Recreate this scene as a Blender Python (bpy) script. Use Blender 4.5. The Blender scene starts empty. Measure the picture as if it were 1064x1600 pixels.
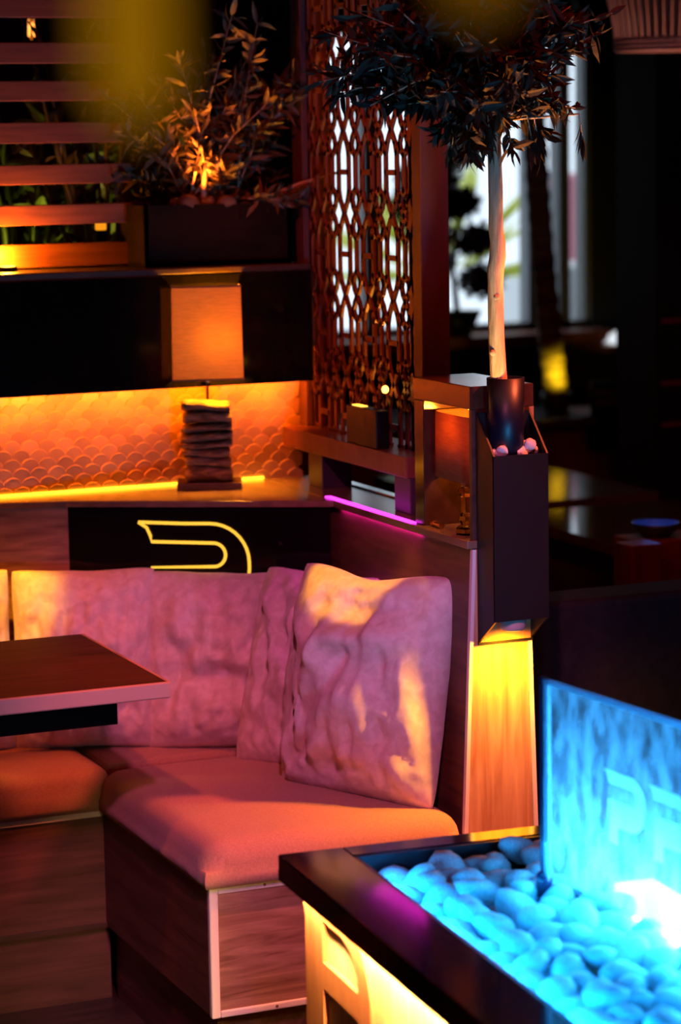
import bpy, bmesh, math, random
from mathutils import Vector, Matrix, noise

C = bpy.context.scene.collection
sc = bpy.context.scene
PI = math.pi

# ------------------------------------------------------------------ camera
cam_d = bpy.data.cameras.new('camera')
cam = bpy.data.objects.new('camera', cam_d)
C.objects.link(cam)
cam_d.sensor_fit = 'VERTICAL'
cam_d.sensor_height = 36.0
cam_d.lens = 90.0
YAW, PITCH, ROLL = math.radians(23.1), math.radians(8.24), math.radians(-1.0)
rx, ry, rz = (0.9188, -0.3944, -0.0173), (0.0718, 0.1247, 0.9896), (-0.3881, -0.9105, 0.1429)
cam.matrix_world = Matrix(((rx[0], ry[0], rz[0], 0), (rx[1], ry[1], rz[1], 0), (rx[2], ry[2], rz[2], 1.8), (0, 0, 0, 1)))
cam_d.clip_start = 0.05
cam_d.dof.use_dof = True
cam_d.dof.focus_distance = 4.95
cam_d.dof.aperture_fstop = 2.8
sc.camera = cam

# ------------------------------------------------------------------ render look
sc.view_settings.view_transform = 'Standard'
sc.view_settings.look = 'None'
sc.view_settings.gamma = 1.0
sc.view_settings.exposure = 0.0
sc.view_settings.use_curve_mapping = False
sc.cycles.use_denoising = True
sc.cycles.sample_clamp_indirect = 4.0
sc.cycles.caustics_reflective = False
sc.cycles.caustics_refractive = False
sc.cycles.max_bounces = 8
sc.cycles.diffuse_bounces = 3
sc.cycles.glossy_bounces = 3
sc.cycles.transparent_max_bounces = 12

# ------------------------------------------------------------------ daylight (outside the far windows)
w = bpy.data.worlds.new('sky'); sc.world = w; w.use_nodes = True
bgn = w.node_tree.nodes['Background']
bgn.inputs['Color'].default_value = (0.80, 0.90, 1.0, 1)
bgn.inputs['Strength'].default_value = 1.5


def light(name, kind, loc, color, power, target=None, size=0.1, size_y=None, spot=45, blend=0.3):
    d = bpy.data.lights.new(name, kind)
    d.color = color; d.energy = power
    if kind == 'AREA':
        d.shape = 'RECTANGLE' if size_y else 'SQUARE'
        d.size = size
        if size_y: d.size_y = size_y
    else:
        d.shadow_soft_size = size
    if kind == 'SPOT':
        d.spot_size = math.radians(spot); d.spot_blend = blend
    o = bpy.data.objects.new(name, d); C.objects.link(o)
    o.location = loc
    if target is not None:
        o.rotation_euler = (Vector(target) - Vector(loc)).to_track_quat('-Z', 'Y').to_euler()
    return o


# stage lights of the room (all hang above or beside the picture)
light('violet_wash', 'SPOT', (1.05, 2.3, 2.45), (1.0, 0.17, 0.42), 165, (1.92, 4.75, 0.60), 0.06, spot=28, blend=0.5)
light('red_key_spot', 'SPOT', (2.95, 3.75, 2.5), (1.0, 0.13, 0.045), 270, (1.80, 4.55, 0.5), 0.03, spot=29, blend=0.45)
light('amber_top_spot', 'SPOT', (0.8, 4.1, 2.5), (1.0, 0.12, 0.015), 80, (1.40, 5.08, 0.52), 0.03, spot=34, blend=0.8)
light('gold_pillow_spot', 'SPOT', (1.55, 4.25, 2.45), (1.0, 0.36, 0.008), 190, (2.02, 4.66, 0.97), 0.012, spot=9, blend=0.3)
light('gold_corner_spot', 'SPOT', (1.05, 4.6, 2.3), (1.0, 0.40, 0.006), 240, (1.47, 5.27, 0.86), 0.02, spot=9, blend=0.8)
light('lattice_red_spot', 'SPOT', (0.9, 3.9, 2.5), (1.0, 0.07, 0.008), 60, (2.22, 5.12, 1.66), 0.05, spot=27, blend=0.6)
light('red_room_glow', 'AREA', (2.4, 4.2, 2.6), (1.0, 0.06, 0.02), 5, (2.2, 5.2, 1.2), 1.2)
light('blue_side_wash', 'SPOT', (0.9, 1.6, 2.3), (0.60, 0.12, 1.0), 75, (1.62, 4.45, 0.28), 0.1, spot=13, blend=0.8)


# ------------------------------------------------------------------ materials
MATS = {}
def mat(name, color, rough=0.5, metal=0.0, spec=0.5, emit=None, estr=0.0, trans=0.0, sheen=0.0, coat=0.0):
    if name in MATS: return MATS[name]
    m = bpy.data.materials.new(name); m.use_nodes = True
    b = m.node_tree.nodes['Principled BSDF']
    b.inputs['Base Color'].default_value = (*color, 1)
    b.inputs['Roughness'].default_value = rough
    b.inputs['Metallic'].default_value = metal
    b.inputs['Specular IOR Level'].default_value = spec
    b.inputs['Transmission Weight'].default_value = trans
    b.inputs['Sheen Weight'].default_value = sheen
    b.inputs['Coat Weight'].default_value = coat
    if emit:
        b.inputs['Emission Color'].default_value = (*emit, 1)
        b.inputs['Emission Strength'].default_value = estr
    MATS[name] = m
    return m


def noisy(name, c1, c2, scale=(1, 1, 1), nscale=5.0, detail=4.0, rough=0.5, bump=0.0, lo=0.35, hi=0.65, spec=0.5, sheen=0.0, dist=0.0, island=0.0, coat=0.0):
    """principled material whose colour runs between c1 and c2 along a stretched noise"""
    if name in MATS: return MATS[name]
    m = mat(name, c1, rough, 0, spec, sheen=sheen, coat=coat)
    nt = m.node_tree; N = nt.nodes; L = nt.links
    b = N['Principled BSDF']
    tc = N.new('ShaderNodeTexCoord'); mp = N.new('ShaderNodeMapping'); mp.inputs['Scale'].default_value = scale
    nz = N.new('ShaderNodeTexNoise'); nz.inputs['Scale'].default_value = nscale; nz.inputs['Detail'].default_value = detail
    nz.inputs['Distortion'].default_value = dist
    cr = N.new('ShaderNodeValToRGB')
    cr.color_ramp.elements[0].position = lo; cr.color_ramp.elements[0].color = (*c1, 1)
    cr.color_ramp.elements[1].position = hi; cr.color_ramp.elements[1].color = (*c2, 1)
    L.new(tc.outputs['Object'], mp.inputs['Vector']); L.new(mp.outputs['Vector'], nz.inputs['Vector'])
    L.new(nz.outputs['Fac'], cr.inputs['Fac'])
    out = cr.outputs['Color']
    if island:
        g = N.new('ShaderNodeNewGeometry'); mx = N.new('ShaderNodeMix'); mx.data_type = 'RGBA'; mx.blend_type = 'MULTIPLY'
        rp = N.new('ShaderNodeMapRange'); rp.inputs['To Min'].default_value = 1 - island; rp.inputs['To Max'].default_value = 1.0
        L.new(g.outputs['Random Per Island'], rp.inputs['Value'])
        mx.inputs['Factor'].default_value = 1.0
        L.new(out, mx.inputs['A']); L.new(rp.outputs['Result'], mx.inputs['B'])
        out = mx.outputs['Result']
    L.new(out, b.inputs['Base Color'])
    if bump:
        bp = N.new('ShaderNodeBump'); bp.inputs['Strength'].default_value = bump; bp.inputs['Distance'].default_value = 0.01
        L.new(nz.outputs['Fac'], bp.inputs['Height']); L.new(bp.outputs['Normal'], b.inputs['Normal'])
    return m


WOODX = noisy('wood_laminate_x', (0.06, 0.022, 0.015), (0.16, 0.065, 0.042), (1.2, 14, 14), 3.0, 6, 0.5, 0.1, 0.3, 0.7, dist=0.6)
WOODY = noisy('wood_laminate_y', (0.08, 0.03, 0.02), (0.17, 0.08, 0.05), (14, 1.2, 14), 3.0, 6, 0.5, 0.1, 0.3, 0.7, dist=0.6)
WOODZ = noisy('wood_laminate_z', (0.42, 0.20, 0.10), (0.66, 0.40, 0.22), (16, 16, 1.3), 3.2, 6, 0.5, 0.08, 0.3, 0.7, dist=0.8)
SLATW = noisy('slat_wood', (0.22, 0.06, 0.025), (0.36, 0.10, 0.04), (2, 20, 20), 3.0, 4, 0.45, 0.06)
DARKW = noisy('dark_wood', (0.035, 0.017, 0.012), (0.08, 0.038, 0.026), (2, 12, 12), 3.0, 5, 0.38, 0.04)
LATW = noisy('lattice_wood', (0.15, 0.05, 0.03), (0.22, 0.085, 0.05), (8, 8, 2), 3.0, 3, 0.42)
TABLEW = noisy('table_wood', (0.035, 0.010, 0.006), (0.06, 0.02, 0.012), (2, 14, 14), 3.0, 5, 0.6, spec=0.12)
PALE = mat('pale_edge_band', (0.78, 0.72, 0.72), 0.4)
PINKEDGE = mat('table_edge_band', (0.48, 0.30, 0.23), 0.45)
SEATF = noisy('seat_fabric', (0.42, 0.24, 0.16), (0.50, 0.29, 0.20), (1, 1, 1), 260, 2, 0.9, 0.05, sheen=0.2)
PILLF = noisy('pillow_fabric', (0.66, 0.56, 0.54), (0.80, 0.72, 0.70), (1, 1, 1), 45, 10, 0.75, 0.08, 0.40, 0.66, sheen=0.3, dist=0.4)
BLACKG = mat('black_gloss', (0.005, 0.004, 0.004), 0.10, spec=0.2)
BLACKM = mat('black_metal', (0.008, 0.007, 0.009), 0.42, 0.0, 0.3)
BLACKF = noisy('black_upholstery', (0.010, 0.009, 0.012), (0.02, 0.017, 0.022), nscale=40, rough=0.8)
CAPM = noisy('cap_laminate', (0.16, 0.09, 0.06), (0.24, 0.14, 0.09), (10, 2, 10), 3.0, 4, 0.22)
TILEM = noisy('scale_tile', (0.62, 0.38, 0.19), (0.78, 0.52, 0.28), nscale=10, detail=2, rough=0.40, island=0.4)
FLOORM = noisy('floor_boards', (0.03, 0.018, 0.013), (0.07, 0.04, 0.03), (2, 16, 2), 3.0, 5, 0.4)
DARKWALL = noisy('dark_wall', (0.010, 0.008, 0.008), (0.018, 0.013, 0.012), nscale=3, rough=0.7)
CEILM = mat('ceiling_paint', (0.015, 0.012, 0.012), 0.9)
LEAFM = noisy('olive_leaf', (0.07, 0.06, 0.035), (0.20, 0.15, 0.085), nscale=9, rough=0.5, island=0.5)
LEAFD = noisy('dark_leaf', (0.028, 0.018, 0.014), (0.085, 0.055, 0.032), nscale=9, rough=0.65, spec=0.15, island=0.5)
LEAFG = noisy('green_leaf', (0.10, 0.16, 0.03), (0.24, 0.30, 0.07), nscale=9, rough=0.5, island=0.4)
BARK = noisy('bark', (0.34, 0.23, 0.13), (0.60, 0.45, 0.28), (8, 8, 1.6), 9, 6, 0.8, 0.6, 0.3, 0.65)
PALMB = noisy('palm_bark', (0.10, 0.065, 0.03), (0.40, 0.30, 0.12), (2, 2, 16), 4.0, 4, 0.8, 0.6)
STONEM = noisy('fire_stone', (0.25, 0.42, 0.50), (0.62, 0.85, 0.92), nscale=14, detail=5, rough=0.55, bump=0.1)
ROCKM = noisy('planter_rock', (0.45, 0.40, 0.42), (0.75, 0.68, 0.68), nscale=20, rough=0.8)
DRIFT = noisy('driftwood', (0.10, 0.055, 0.035), (0.30, 0.19, 0.12), (3, 14, 14), 6, 6, 0.75, 0.7)
BRASS = mat('brass', (0.8, 0.5, 0.18), 0.25, 1.0)
GREYF = mat('window_frame', (0.20, 0.21, 0.24), 0.5)
WICKER = mat('wicker', (0.30, 0.17, 0.13), 0.7)
REDW = noisy('red_wood', (0.22, 0.05, 0.03), (0.34, 0.09, 0.05), (12, 12, 1.5), 3, 4, 0.5)
WHITEM = mat('white_ceramic', (0.85, 0.87, 0.88), 0.3)


def emitter(name, color, strength):
    if name in MATS: return MATS[name]
    m = bpy.data.materials.new(name); m.use_nodes = True
    nt = m.node_tree; nt.nodes.remove(nt.nodes['Principled BSDF'])
    e = nt.nodes.new('ShaderNodeEmission'); e.inputs['Color'].default_value = (*color, 1); e.inputs['Strength'].default_value = strength
    nt.links.new(e.outputs['Emission'], nt.nodes['Material Output'].inputs['Surface'])
    MATS[name] = m
    return m


def shade_mat(name, color, weight=0.6, scale=180):
    """woven lampshade cloth: diffuse outside, lets the bulb's light through"""
    m = bpy.data.materials.new(name); m.use_nodes = True
    nt = m.node_tree; N = nt.nodes; L = nt.links; N.remove(N['Principled BSDF'])
    d = N.new('ShaderNodeBsdfDiffuse'); t = N.new('ShaderNodeBsdfTranslucent'); mx = N.new('ShaderNodeMixShader')
    tc = N.new('ShaderNodeTexCoord'); mp = N.new('ShaderNodeMapping'); mp.inputs['Scale'].default_value = (6, 6, 60)
    nz = N.new('ShaderNodeTexNoise'); nz.inputs['Scale'].default_value = 6; nz.inputs['Detail'].default_value = 6
    cr = N.new('ShaderNodeValToRGB')
    cr.color_ramp.elements[0].position = 0.3; cr.color_ramp.elements[1].position = 0.7
    cr.color_ramp.elements[0].color = (*[c * 0.78 for c in color], 1); cr.color_ramp.elements[1].color = (*color, 1)
    L.new(tc.outputs['Object'], mp.inputs['Vector']); L.new(mp.outputs['Vector'], nz.inputs['Vector']); L.new(nz.outputs['Fac'], cr.inputs['Fac'])
    L.new(cr.outputs['Color'], d.inputs['Color']); L.new(cr.outputs['Color'], t.inputs['Color'])
    mx.inputs['Fac'].default_value = weight
    L.new(d.outputs[0], mx.inputs[1]); L.new(t.outputs[0], mx.inputs[2]); L.new(mx.outputs[0], N['Material Output'].inputs['Surface'])
    return m


def glass_mat(name, color=(1, 1, 1), rough=0.0):
    m = mat(name, color, rough, 0, 0.5, trans=1.0)
    m.node_tree.nodes['Principled BSDF'].inputs['IOR'].default_value = 1.4
    return m


def pane_mat(name, tint, opacity):
    """thin clear glazing: mostly see-through with a mirror sheen"""
    m = bpy.data.materials.new(name); m.use_nodes = True
    nt = m.node_tree; N = nt.nodes; L = nt.links; N.remove(N['Principled BSDF'])
    t = N.new('ShaderNodeBsdfTransparent'); t.inputs['Color'].default_value = (*tint, 1)
    g = N.new('ShaderNodeBsdfGlossy'); g.inputs['Roughness'].default_value = 0.02
    mx = N.new('ShaderNodeMixShader'); mx.inputs['Fac'].default_value = opacity
    L.new(t.outputs[0], mx.inputs[1]); L.new(g.outputs[0], mx.inputs[2]); L.new(mx.outputs[0], N['Material Output'].inputs['Surface'])
    return m


# ------------------------------------------------------------------ mesh helpers
LOC = {}
class MB:
    def __init__(s): s.bm = bmesh.new()
    def box(s, x0, x1, y0, y1, z0, z1, bev=0.0, seg=2):
        return s.obox(((x0 + x1) / 2, (y0 + y1) / 2, (z0 + z1) / 2), (1, 0, 0), (0, 1, 0), abs(x1 - x0), abs(y1 - y0), abs(z1 - z0), bev, seg)
    def obox(s, c, ax, ay, lx, ly, lz, bev=0.0, seg=2):
        ax = Vector(ax).normalized(); ay = Vector(ay).normalized(); az = ax.cross(ay).normalized()
        t = bmesh.new(); bmesh.ops.create_cube(t, size=1.0)
        for v in t.verts: v.co = Vector((v.co.x * lx, v.co.y * ly, v.co.z * lz))
        if bev: bmesh.ops.bevel(t, geom=list(t.edges), offset=bev, segments=seg, affect='EDGES', profile=0.5)
        c = Vector(c)
        for v in t.verts: v.co = c + ax * v.co.x + ay * v.co.y + az * v.co.z
        s.join(t); return s
    def join(s, t):
        me = bpy.data.meshes.new('tmp'); t.to_mesh(me); t.free(); s.bm.from_mesh(me); bpy.data.meshes.remove(me)
    def prism(s, pts, vec, bev=0.0):
        """polygon pts (3-D, planar) pushed along vec"""
        t = bmesh.new(); vec = Vector(vec)
        a = [t.verts.new(Vector(p)) for p in pts]; b = [t.verts.new(Vector(p) + vec) for p in pts]
        n = len(pts)
        t.faces.new(a[::-1]); t.faces.new(b)
        for i in range(n): t.faces.new((a[i], a[(i + 1) % n], b[(i + 1) % n], b[i]))
        bmesh.ops.recalc_face_normals(t, faces=t.faces)
        if bev: bmesh.ops.bevel(t, geom=list(t.edges), offset=bev, segments=2, affect='EDGES', profile=0.5)
        s.join(t); return s
    def tube(s, path, r, n=8, cap=True, closed=False):
        path = [Vector(p) for p in path]; k = len(path)
        rs = r if isinstance(r, (list, tuple)) else [r] * k
        rings = []; up = None
        for i, p in enumerate(path):
            a = path[i - 1] if (i or closed) else path[i]; b = path[(i + 1) % k] if (i < k - 1 or closed) else path[i]
            d = (b - a).normalized()
            if up is None or abs(up.dot(d)) > 0.98: up = Vector((0, 0, 1)) if abs(d.z) < 0.9 else Vector((1, 0, 0))
            x = up.cross(d).normalized(); y = d.cross(x); up = y
            rings.append([s.bm.verts.new(p + (x * math.cos(2 * PI * j / n) + y * math.sin(2 * PI * j / n)) * rs[i]) for j in range(n)])
        m = k if closed else k - 1
        for i in range(m):
            A, B = rings[i], rings[(i + 1) % k]
            for j in range(n): s.bm.faces.new((A[j], A[(j + 1) % n], B[(j + 1) % n], B[j]))
        if cap and not closed:
            s.bm.faces.new(rings[0][::-1]); s.bm.faces.new(rings[-1])
        return s
    def lathe(s, prof, c, n=24, sx=1.0, sy=1.0, cap=True):
        c = Vector(c); rings = []
        for r, z in prof:
            rings.append([s.bm.verts.new(c + Vector((r * sx * math.cos(2 * PI * j / n), r * sy * math.sin(2 * PI * j / n), z))) for j in range(n)])
        for A, B in zip(rings, rings[1:]):
            for j in range(n): s.bm.faces.new((A[j], A[(j + 1) % n], B[(j + 1) % n], B[j]))
        if cap:
            s.bm.faces.new(rings[0][::-1]); s.bm.faces.new(rings[-1])
        return s
    def build(s, name, m, parent=None, smooth=False, loc=None):
        o_loc = Vector((0, 0, 0))
        base = LOC.get(parent.name, Vector((0, 0, 0))) if parent else Vector((0, 0, 0))
        if parent is None and loc is not None: base = Vector(loc); o_loc = base
        for v in s.bm.verts: v.co -= base
        me = bpy.data.meshes.new(name); s.bm.to_mesh(me); s.bm.free()
        me.materials.append(m)
        if smooth:
            for p in me.polygons: p.use_smooth = True
        o = bpy.data.objects.new(name, me); C.objects.link(o)
        o.location = o_loc
        if parent: o.parent = parent
        LOC[o.name] = base.copy()
        return o


def tag(o, label, cat, group=None, kind=None):
    o['label'] = label; o['category'] = cat
    if group: o['group'] = group
    if kind: o['kind'] = kind
    return o
def thing(name, loc, label, cat, group=None):
    o = bpy.data.objects.new(name, None); C.objects.link(o); o.location = loc; o.empty_display_size = 0.05
    LOC[o.name] = Vector(loc)
    return tag(o, label, cat, group)
def struct(o): o['kind'] = 'structure'; return o
def soften(o, w=0.003, seg=2):
    b = o.modifiers.new('bevel', 'BEVEL'); b.width = w; b.segments = seg; b.limit_method = 'ANGLE'; return o


# ================================================================== the room
struct(MB().box(-2.2, 7.0, -1.6, 9.3, -0.08, 0.0).build('floor', FLOORM))
struct(MB().box(-2.2, 7.0, -1.6, 9.3, 2.75, 2.85).build('ceiling', CEILM))
struct(MB().box(-2.3, -2.2, -1.6, 9.3, 0, 2.75).build('wall_left', DARKWALL))
struct(MB().box(7.0, 7.1, -1.6, 9.3, 0, 2.75).build('wall_right', DARKWALL))
struct(MB().box(-2.2, 7.0, -1.7, -1.6, 0, 2.75).build('wall_front', DARKWALL))
WX0, WX1, WZ0, WZ1, WY = 3.80, 5.03, 1.04, 2.25, 9.2
wb = MB()
wb.box(-2.2, WX0, WY, 9.3, 0, 2.75); wb.box(WX1, 7.0, WY, 9.3, 0, 2.75)
wb.box(WX0, WX1, WY, 9.3, 0, WZ0); wb.box(WX0, WX1, WY, 9.3, WZ1, 2.75)
struct(wb.build('wall_back', DARKWALL))
# window
wf = MB()
wf.box(WX0, WX1, WY - 0.03, WY + 0.05, WZ0, WZ0 + 0.03); wf.box(WX0, WX1, WY - 0.03, WY + 0.05, WZ1 - 0.04, WZ1)
for x0, x1 in ((WX0, WX0 + 0.04), (4.03, 4.10), (4.745, 4.80), (4.885, 4.935), (WX1 - 0.03, WX1)):
    wf.box(x0, x1, WY - 0.03, WY + 0.05, WZ0, WZ1)
win = struct(wf.build('window_1', GREYF))
PANE = pane_mat('window_glass', (0.95, 0.98, 1.0), 0.06)
MB().box(WX0, WX1, WY + 0.005, WY + 0.012, WZ0, WZ1).build('pane', PANE, win)
MB().box(WX0, WX1, WY - 0.22, WY, WZ0 - 0.045, WZ0, 0.006).build('window_sill', REDW, win)

# booth wall with its fish scale tiles, black glass band and ledge
TWY = 5.478
pw = struct(MB().box(0.6, 2.235, TWY, TWY + 0.12, 0.0, 1.53).build('wall_partition', DARKWALL))
R_, PX_, PZ_ = 0.0215, 0.041, 0.0205
tm = bmesh.new(); rnd = random.Random(3)
def add_tile(cx, cz, y0):
    n = 22; tilt = 0.005
    def ring(r, dy):
        out = []
        for j in range(n):
            a = 2 * PI * j / n
            z = cz + r * math.sin(a)
            out.append(tm.verts.new((min(cx + r * math.cos(a), 2.234), y0 - tilt * math.sin(a) * r / R_ - dy, min(1.262, max(1.034, z)))))
        return out
    rings = [ring(R_, -0.004), ring(R_, 0.0), ring(R_ * 0.93, 0.0013), ring(R_ * 0.80, 0.0010)]
    c = tm.verts.new((min(cx, 2.234), y0 - 0.0012, min(1.262, max(1.034, cz))))
    for A, B in zip(rings, rings[1:]):
        for j in range(n): tm.faces.new((A[j], A[(j + 1) % n], B[(j + 1) % n], B[j]))
    for j in range(n): tm.faces.new((rings[-1][j], rings[-1][(j + 1) % n], c))
row = 0
z = 1.034
while z < 1.275:
    x = 1.15 + (PX_ / 2 if row % 2 else 0)
    while x < 2.235:
        add_tile(x, z, TWY - 0.013 - rnd.random() * 0.001)
        x += PX_
    z += PZ_; row += 1
MBt = MB(); MBt.bm.free(); MBt.bm = tm
MBt.build('scale_tiles', TILEM, pw)
MB().box(0.9, 2.235, TWY - 0.090, TWY - 0.083, 1.262, 1.515, 0.002).build('glass_band', BLACKG, pw)
struct(MB().box(0.6, 2.235, TWY - 0.090, TWY + 0.22, 1.515, 1.53, 0.003).build('trim_1', DARKW))

# ================================================================== booth seating
ZT = 1.034
def bench_box(th, x0, x1, y0, y1, m):
    MB().box(x0, x1, y0, y1, 0.165, 0.417).build('base_box', m, th)
# back bench
b1 = thing('bench', (1.1, 5.2, 0), 'wood-clad bench with a padded seat along the scale tile wall', 'bench')
MB().box(0.6, 1.60, 5.032, 5.34, 0.165, 0.417).build('base_box', WOODX, b1)
MB().box(0.6, 1.60, 5.047, 5.34, 0.0, 0.165).build('toe_kick', WOODX, b1)
soften(MB().box(0.6, 1.598, 5.027, 5.034, 0.404, 0.419).build('edge_band', PALE, b1), 0.001)
soften(MB().box(0.6, 1.598, 5.027, 5.034, 0.160, 0.172).build('edge_band', DARKW, b1), 0.001)

def cushion_mb(x0, x1, y0, y1, z0, z1, r=0.045, crown=0.012, nx=26, ny=26, seed=1, over=0.0):
    t = MB(); bm = t.bm
    rnd = random.Random(seed)
    nz = 8
    lx, ly = x1 - x0, y1 - y0
    def P(u, v):
        # u,v in -1..1 -> top surface with rounded shoulders; returns point
        x = x0 + (u + 1) / 2 * lx; y = y0 + (v + 1) / 2 * ly
        return x, y
    rows = []
    us = [-1 + 2 * i / nx for i in range(nx + 1)]; vs = [-1 + 2 * i / ny for i in range(ny + 1)]
    # ease samples towards the edges
    us = [math.sin(u * PI / 2) for u in us]; vs = [math.sin(v * PI / 2) for v in vs]
    for u in us:
        r_ = []
        for v in vs:
            x, y = P(u, v)
            dx = min(x - x0, x1 - x); dy = min(y - y0, y1 - y)
            h = 1.0
            ex = max(0, r - dx) / r; ey = max(0, r - dy) / r
            e = min(1.0, math.hypot(ex, ey))
            z = z1 - r * (1 - math.sqrt(max(0, 1 - e * e)))
            z += crown * (1 - u * u) * (1 - v * v)
            z += 0.003 * noise.noise(Vector((x * 9, y * 9, seed)))
            r_.append(bm.verts.new((x, y, z)))
        rows.append(r_)
    for i in range(nx):
        for j in range(ny): bm.faces.new((rows[i][j], rows[i + 1][j], rows[i + 1][j + 1], rows[i][j + 1]))
    ring = [rows[i][0] for i in range(nx + 1)] + [rows[nx][j] for j in range(1, ny + 1)] + [rows[i][ny] for i in range(nx - 1, -1, -1)] + [rows[0][j] for j in range(ny - 1, 0, -1)]
    prev = ring
    k = len(ring)
    for s in range(1, 5):
        f = s / 4
        cur = []
        for i, v in enumerate(ring):
            cx, cy = v.co.x - (x0 + x1) / 2, v.co.y - (y0 + y1) / 2
            bulge = 0.006 * math.sin(f * PI) + 0.004 * noise.noise(Vector((v.co.x * 40, v.co.y * 40, f * 2))) * math.sin(f * PI)
            n = Vector((cx / lx, cy / ly, 0)); n = n.normalized() if n.length else n
            cur.append(bm.verts.new((v.co.x + n.x * bulge, v.co.y + n.y * bulge, v.co.z * (1 - f) + z0 * f)))
        for i in range(k): bm.faces.new((prev[i], cur[i], cur[(i + 1) % k], prev[(i + 1) % k]))
        prev = cur
    bm.faces.new(prev)
    bmesh.ops.recalc_face_normals(bm, faces=bm.faces)
    return t
cushion_mb(0.6, 1.61, 5.02, 5.345, 0.418, 0.507, 0.035, 0.008, 40, 24, 4).build('seat_cushion', SEATF, b1, True)
# the corner part of the back seat runs on behind the side bench
MB().prism([(1.60, 5.06, 0.165), (2.08, 5.06, 0.165), (1.63, 5.32, 0.165), (1.60, 5.33, 0.165)], (0, 0, 0.252)).build('corner_box', WOODX, b1)
MB().prism([(1.610, 5.064, 0.418), (2.098, 5.064, 0.418), (1.640, 5.329, 0.418), (1.610, 5.338, 0.418)], (0, 0, 0.088), 0.012).build('corner_cushion', SEATF, b1)

b2 = thing('bench', (1.85, 4.7, 0), 'short wood-clad side bench with pale edging and a terracotta seat', 'bench')
MB().box(1.588, 2.105, 4.402, 5.05, 0.165, 0.417).build('base_box', WOODY, b2)
MB().box(1.612, 2.10, 4.425, 5.045, 0.0, 0.165).build('toe_kick', WOODY, b2)
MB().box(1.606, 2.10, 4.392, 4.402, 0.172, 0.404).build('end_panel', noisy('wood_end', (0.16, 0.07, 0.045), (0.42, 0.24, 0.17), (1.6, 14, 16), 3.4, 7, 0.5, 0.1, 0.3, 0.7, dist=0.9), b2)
fr = MB()
fr.box(1.588, 1.606, 4.388, 4.402, 0.160, 0.418); fr.box(1.606, 2.11, 4.388, 4.402, 0.402, 0.418); fr.box(1.606, 2.11, 4.388, 4.402, 0.160, 0.174)
eb2 = soften(fr.build('edge_band', PALE, b2), 0.003)
SCREW = mat('screw', (0.3, 0.2, 0.2), 0.4, 0.8)
for x, zz in ((1.70, 0.410), (1.72, 0.167), (1.9, 0.167), (1.9, 0.410)):
    MB().tube([(x, 4.3885, zz), (x, 4.3868, zz)], 0.003, 10).build('screw', SCREW, eb2)
cushion_mb(1.578, 2.122, 4.376, 5.060, 0.418, 0.500, 0.05, 0.016, 34, 40, 6).build('seat_cushion', SEATF, b2, True)

# backrest on the tile wall side: wood, then the black sign panel across the corner
A2, B2 = Vector((1.627, 5.343, 0)), Vector((2.128, 5.053, 0))
A1 = Vector((1.25, 5.462, 0))
def panel(a, b, z0, z1, th):
    d = (b - a).normalized(); n = Vector((-d.y, d.x, 0))
    return [(a.x, a.y, z0), (b.x, b.y, z0), (b.x, b.y, z1), (a.x, a.y, z1)], n * th
bk = thing('backrest_panel', ((A1.x + A2.x) / 2, (A1.y + A2.y) / 2, 0.42), 'brown wood backrest panel left of the black sign panel', 'backrest')
p, v = panel(A1, A2, 0.42, ZT - 0.014, 0.015)
MB().prism(p, v).build('board', noisy('wood_back', (0.16, 0.07, 0.04), (0.46, 0.24, 0.13), (2, 2, 16), 3.0, 6, 0.45, 0.1, 0.3, 0.7, dist=0.8), bk)
sp = thing('sign_panel', ((A2.x + B2.x) / 2, (A2.y + B2.y) / 2, 0.42), 'glossy black panel across the sofa corner carrying a neon sign', 'panel')
p, v = panel(A2, B2, 0.42, ZT - 0.014, 0.015)
MB().prism(p, v).build('board', BLACKG, sp)

# shelf over the corner
sh = thing('corner_shelf', (1.9, 5.35, ZT), 'dark wood shelf filling the sofa corner under the driftwood lamp', 'shelf')
pts = [(1.25, 5.455), (1.622, 5.337), (2.122, 5.047), (2.135, 5.046), (2.135, 5.468), (1.25, 5.468)]
soften(MB().prism([(x, y, ZT - 0.014) for x, y in pts], (0, 0, 0.014)).build('board', CAPM, sh), 0.002)

# side backrest
br = thing('backrest_wall', (2.2, 4.7, 0), 'wood side backrest with pale edges and a lit end panel', 'backrest')
yb = 4.396
sec = [(2.105, 0.0), (2.30, 0.0), (2.2715, 0.845), (2.262, ZT - 0.016), (2.148, ZT - 0.016)]
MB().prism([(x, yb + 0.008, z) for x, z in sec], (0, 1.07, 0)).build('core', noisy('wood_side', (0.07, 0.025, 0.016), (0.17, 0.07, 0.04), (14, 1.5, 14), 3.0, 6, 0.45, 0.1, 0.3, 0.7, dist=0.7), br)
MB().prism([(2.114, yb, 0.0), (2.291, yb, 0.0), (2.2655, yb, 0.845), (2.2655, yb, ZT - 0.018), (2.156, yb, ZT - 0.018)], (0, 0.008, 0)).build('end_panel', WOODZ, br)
for (x0, x1, x2, x3) in ((2.105, 2.114, 2.148, 2.155), (2.291, 2.300, 2.262, 2.270)):
    a = [(x0, yb - 0.003, 0.0), (x1, yb - 0.003, 0.0)]
    b = [(x3, yb - 0.003, ZT - 0.018), (x2, yb - 0.003, ZT - 0.018)]
    MB().prism(a + b, (0, 0.011, 0)).build('edge_band', PALE, br)
cap = thing('counter_cap', (2.2, 4.9, ZT - 0.016), 'glossy dark counter cap on top of the side backrest', 'counter')
cm = MB().box(2.136, 2.285, 4.392, 5.468, ZT - 0.016, ZT, 0.002)
cm.build('board', CAPM, cap)
MB().box(2.262, 2.286, 4.66, 5.468, ZT, ZT + 0.004, 0.001).build('edge_strip', mat('alu', (0.7, 0.72, 0.75), 0.25, 1.0), cap)

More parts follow.
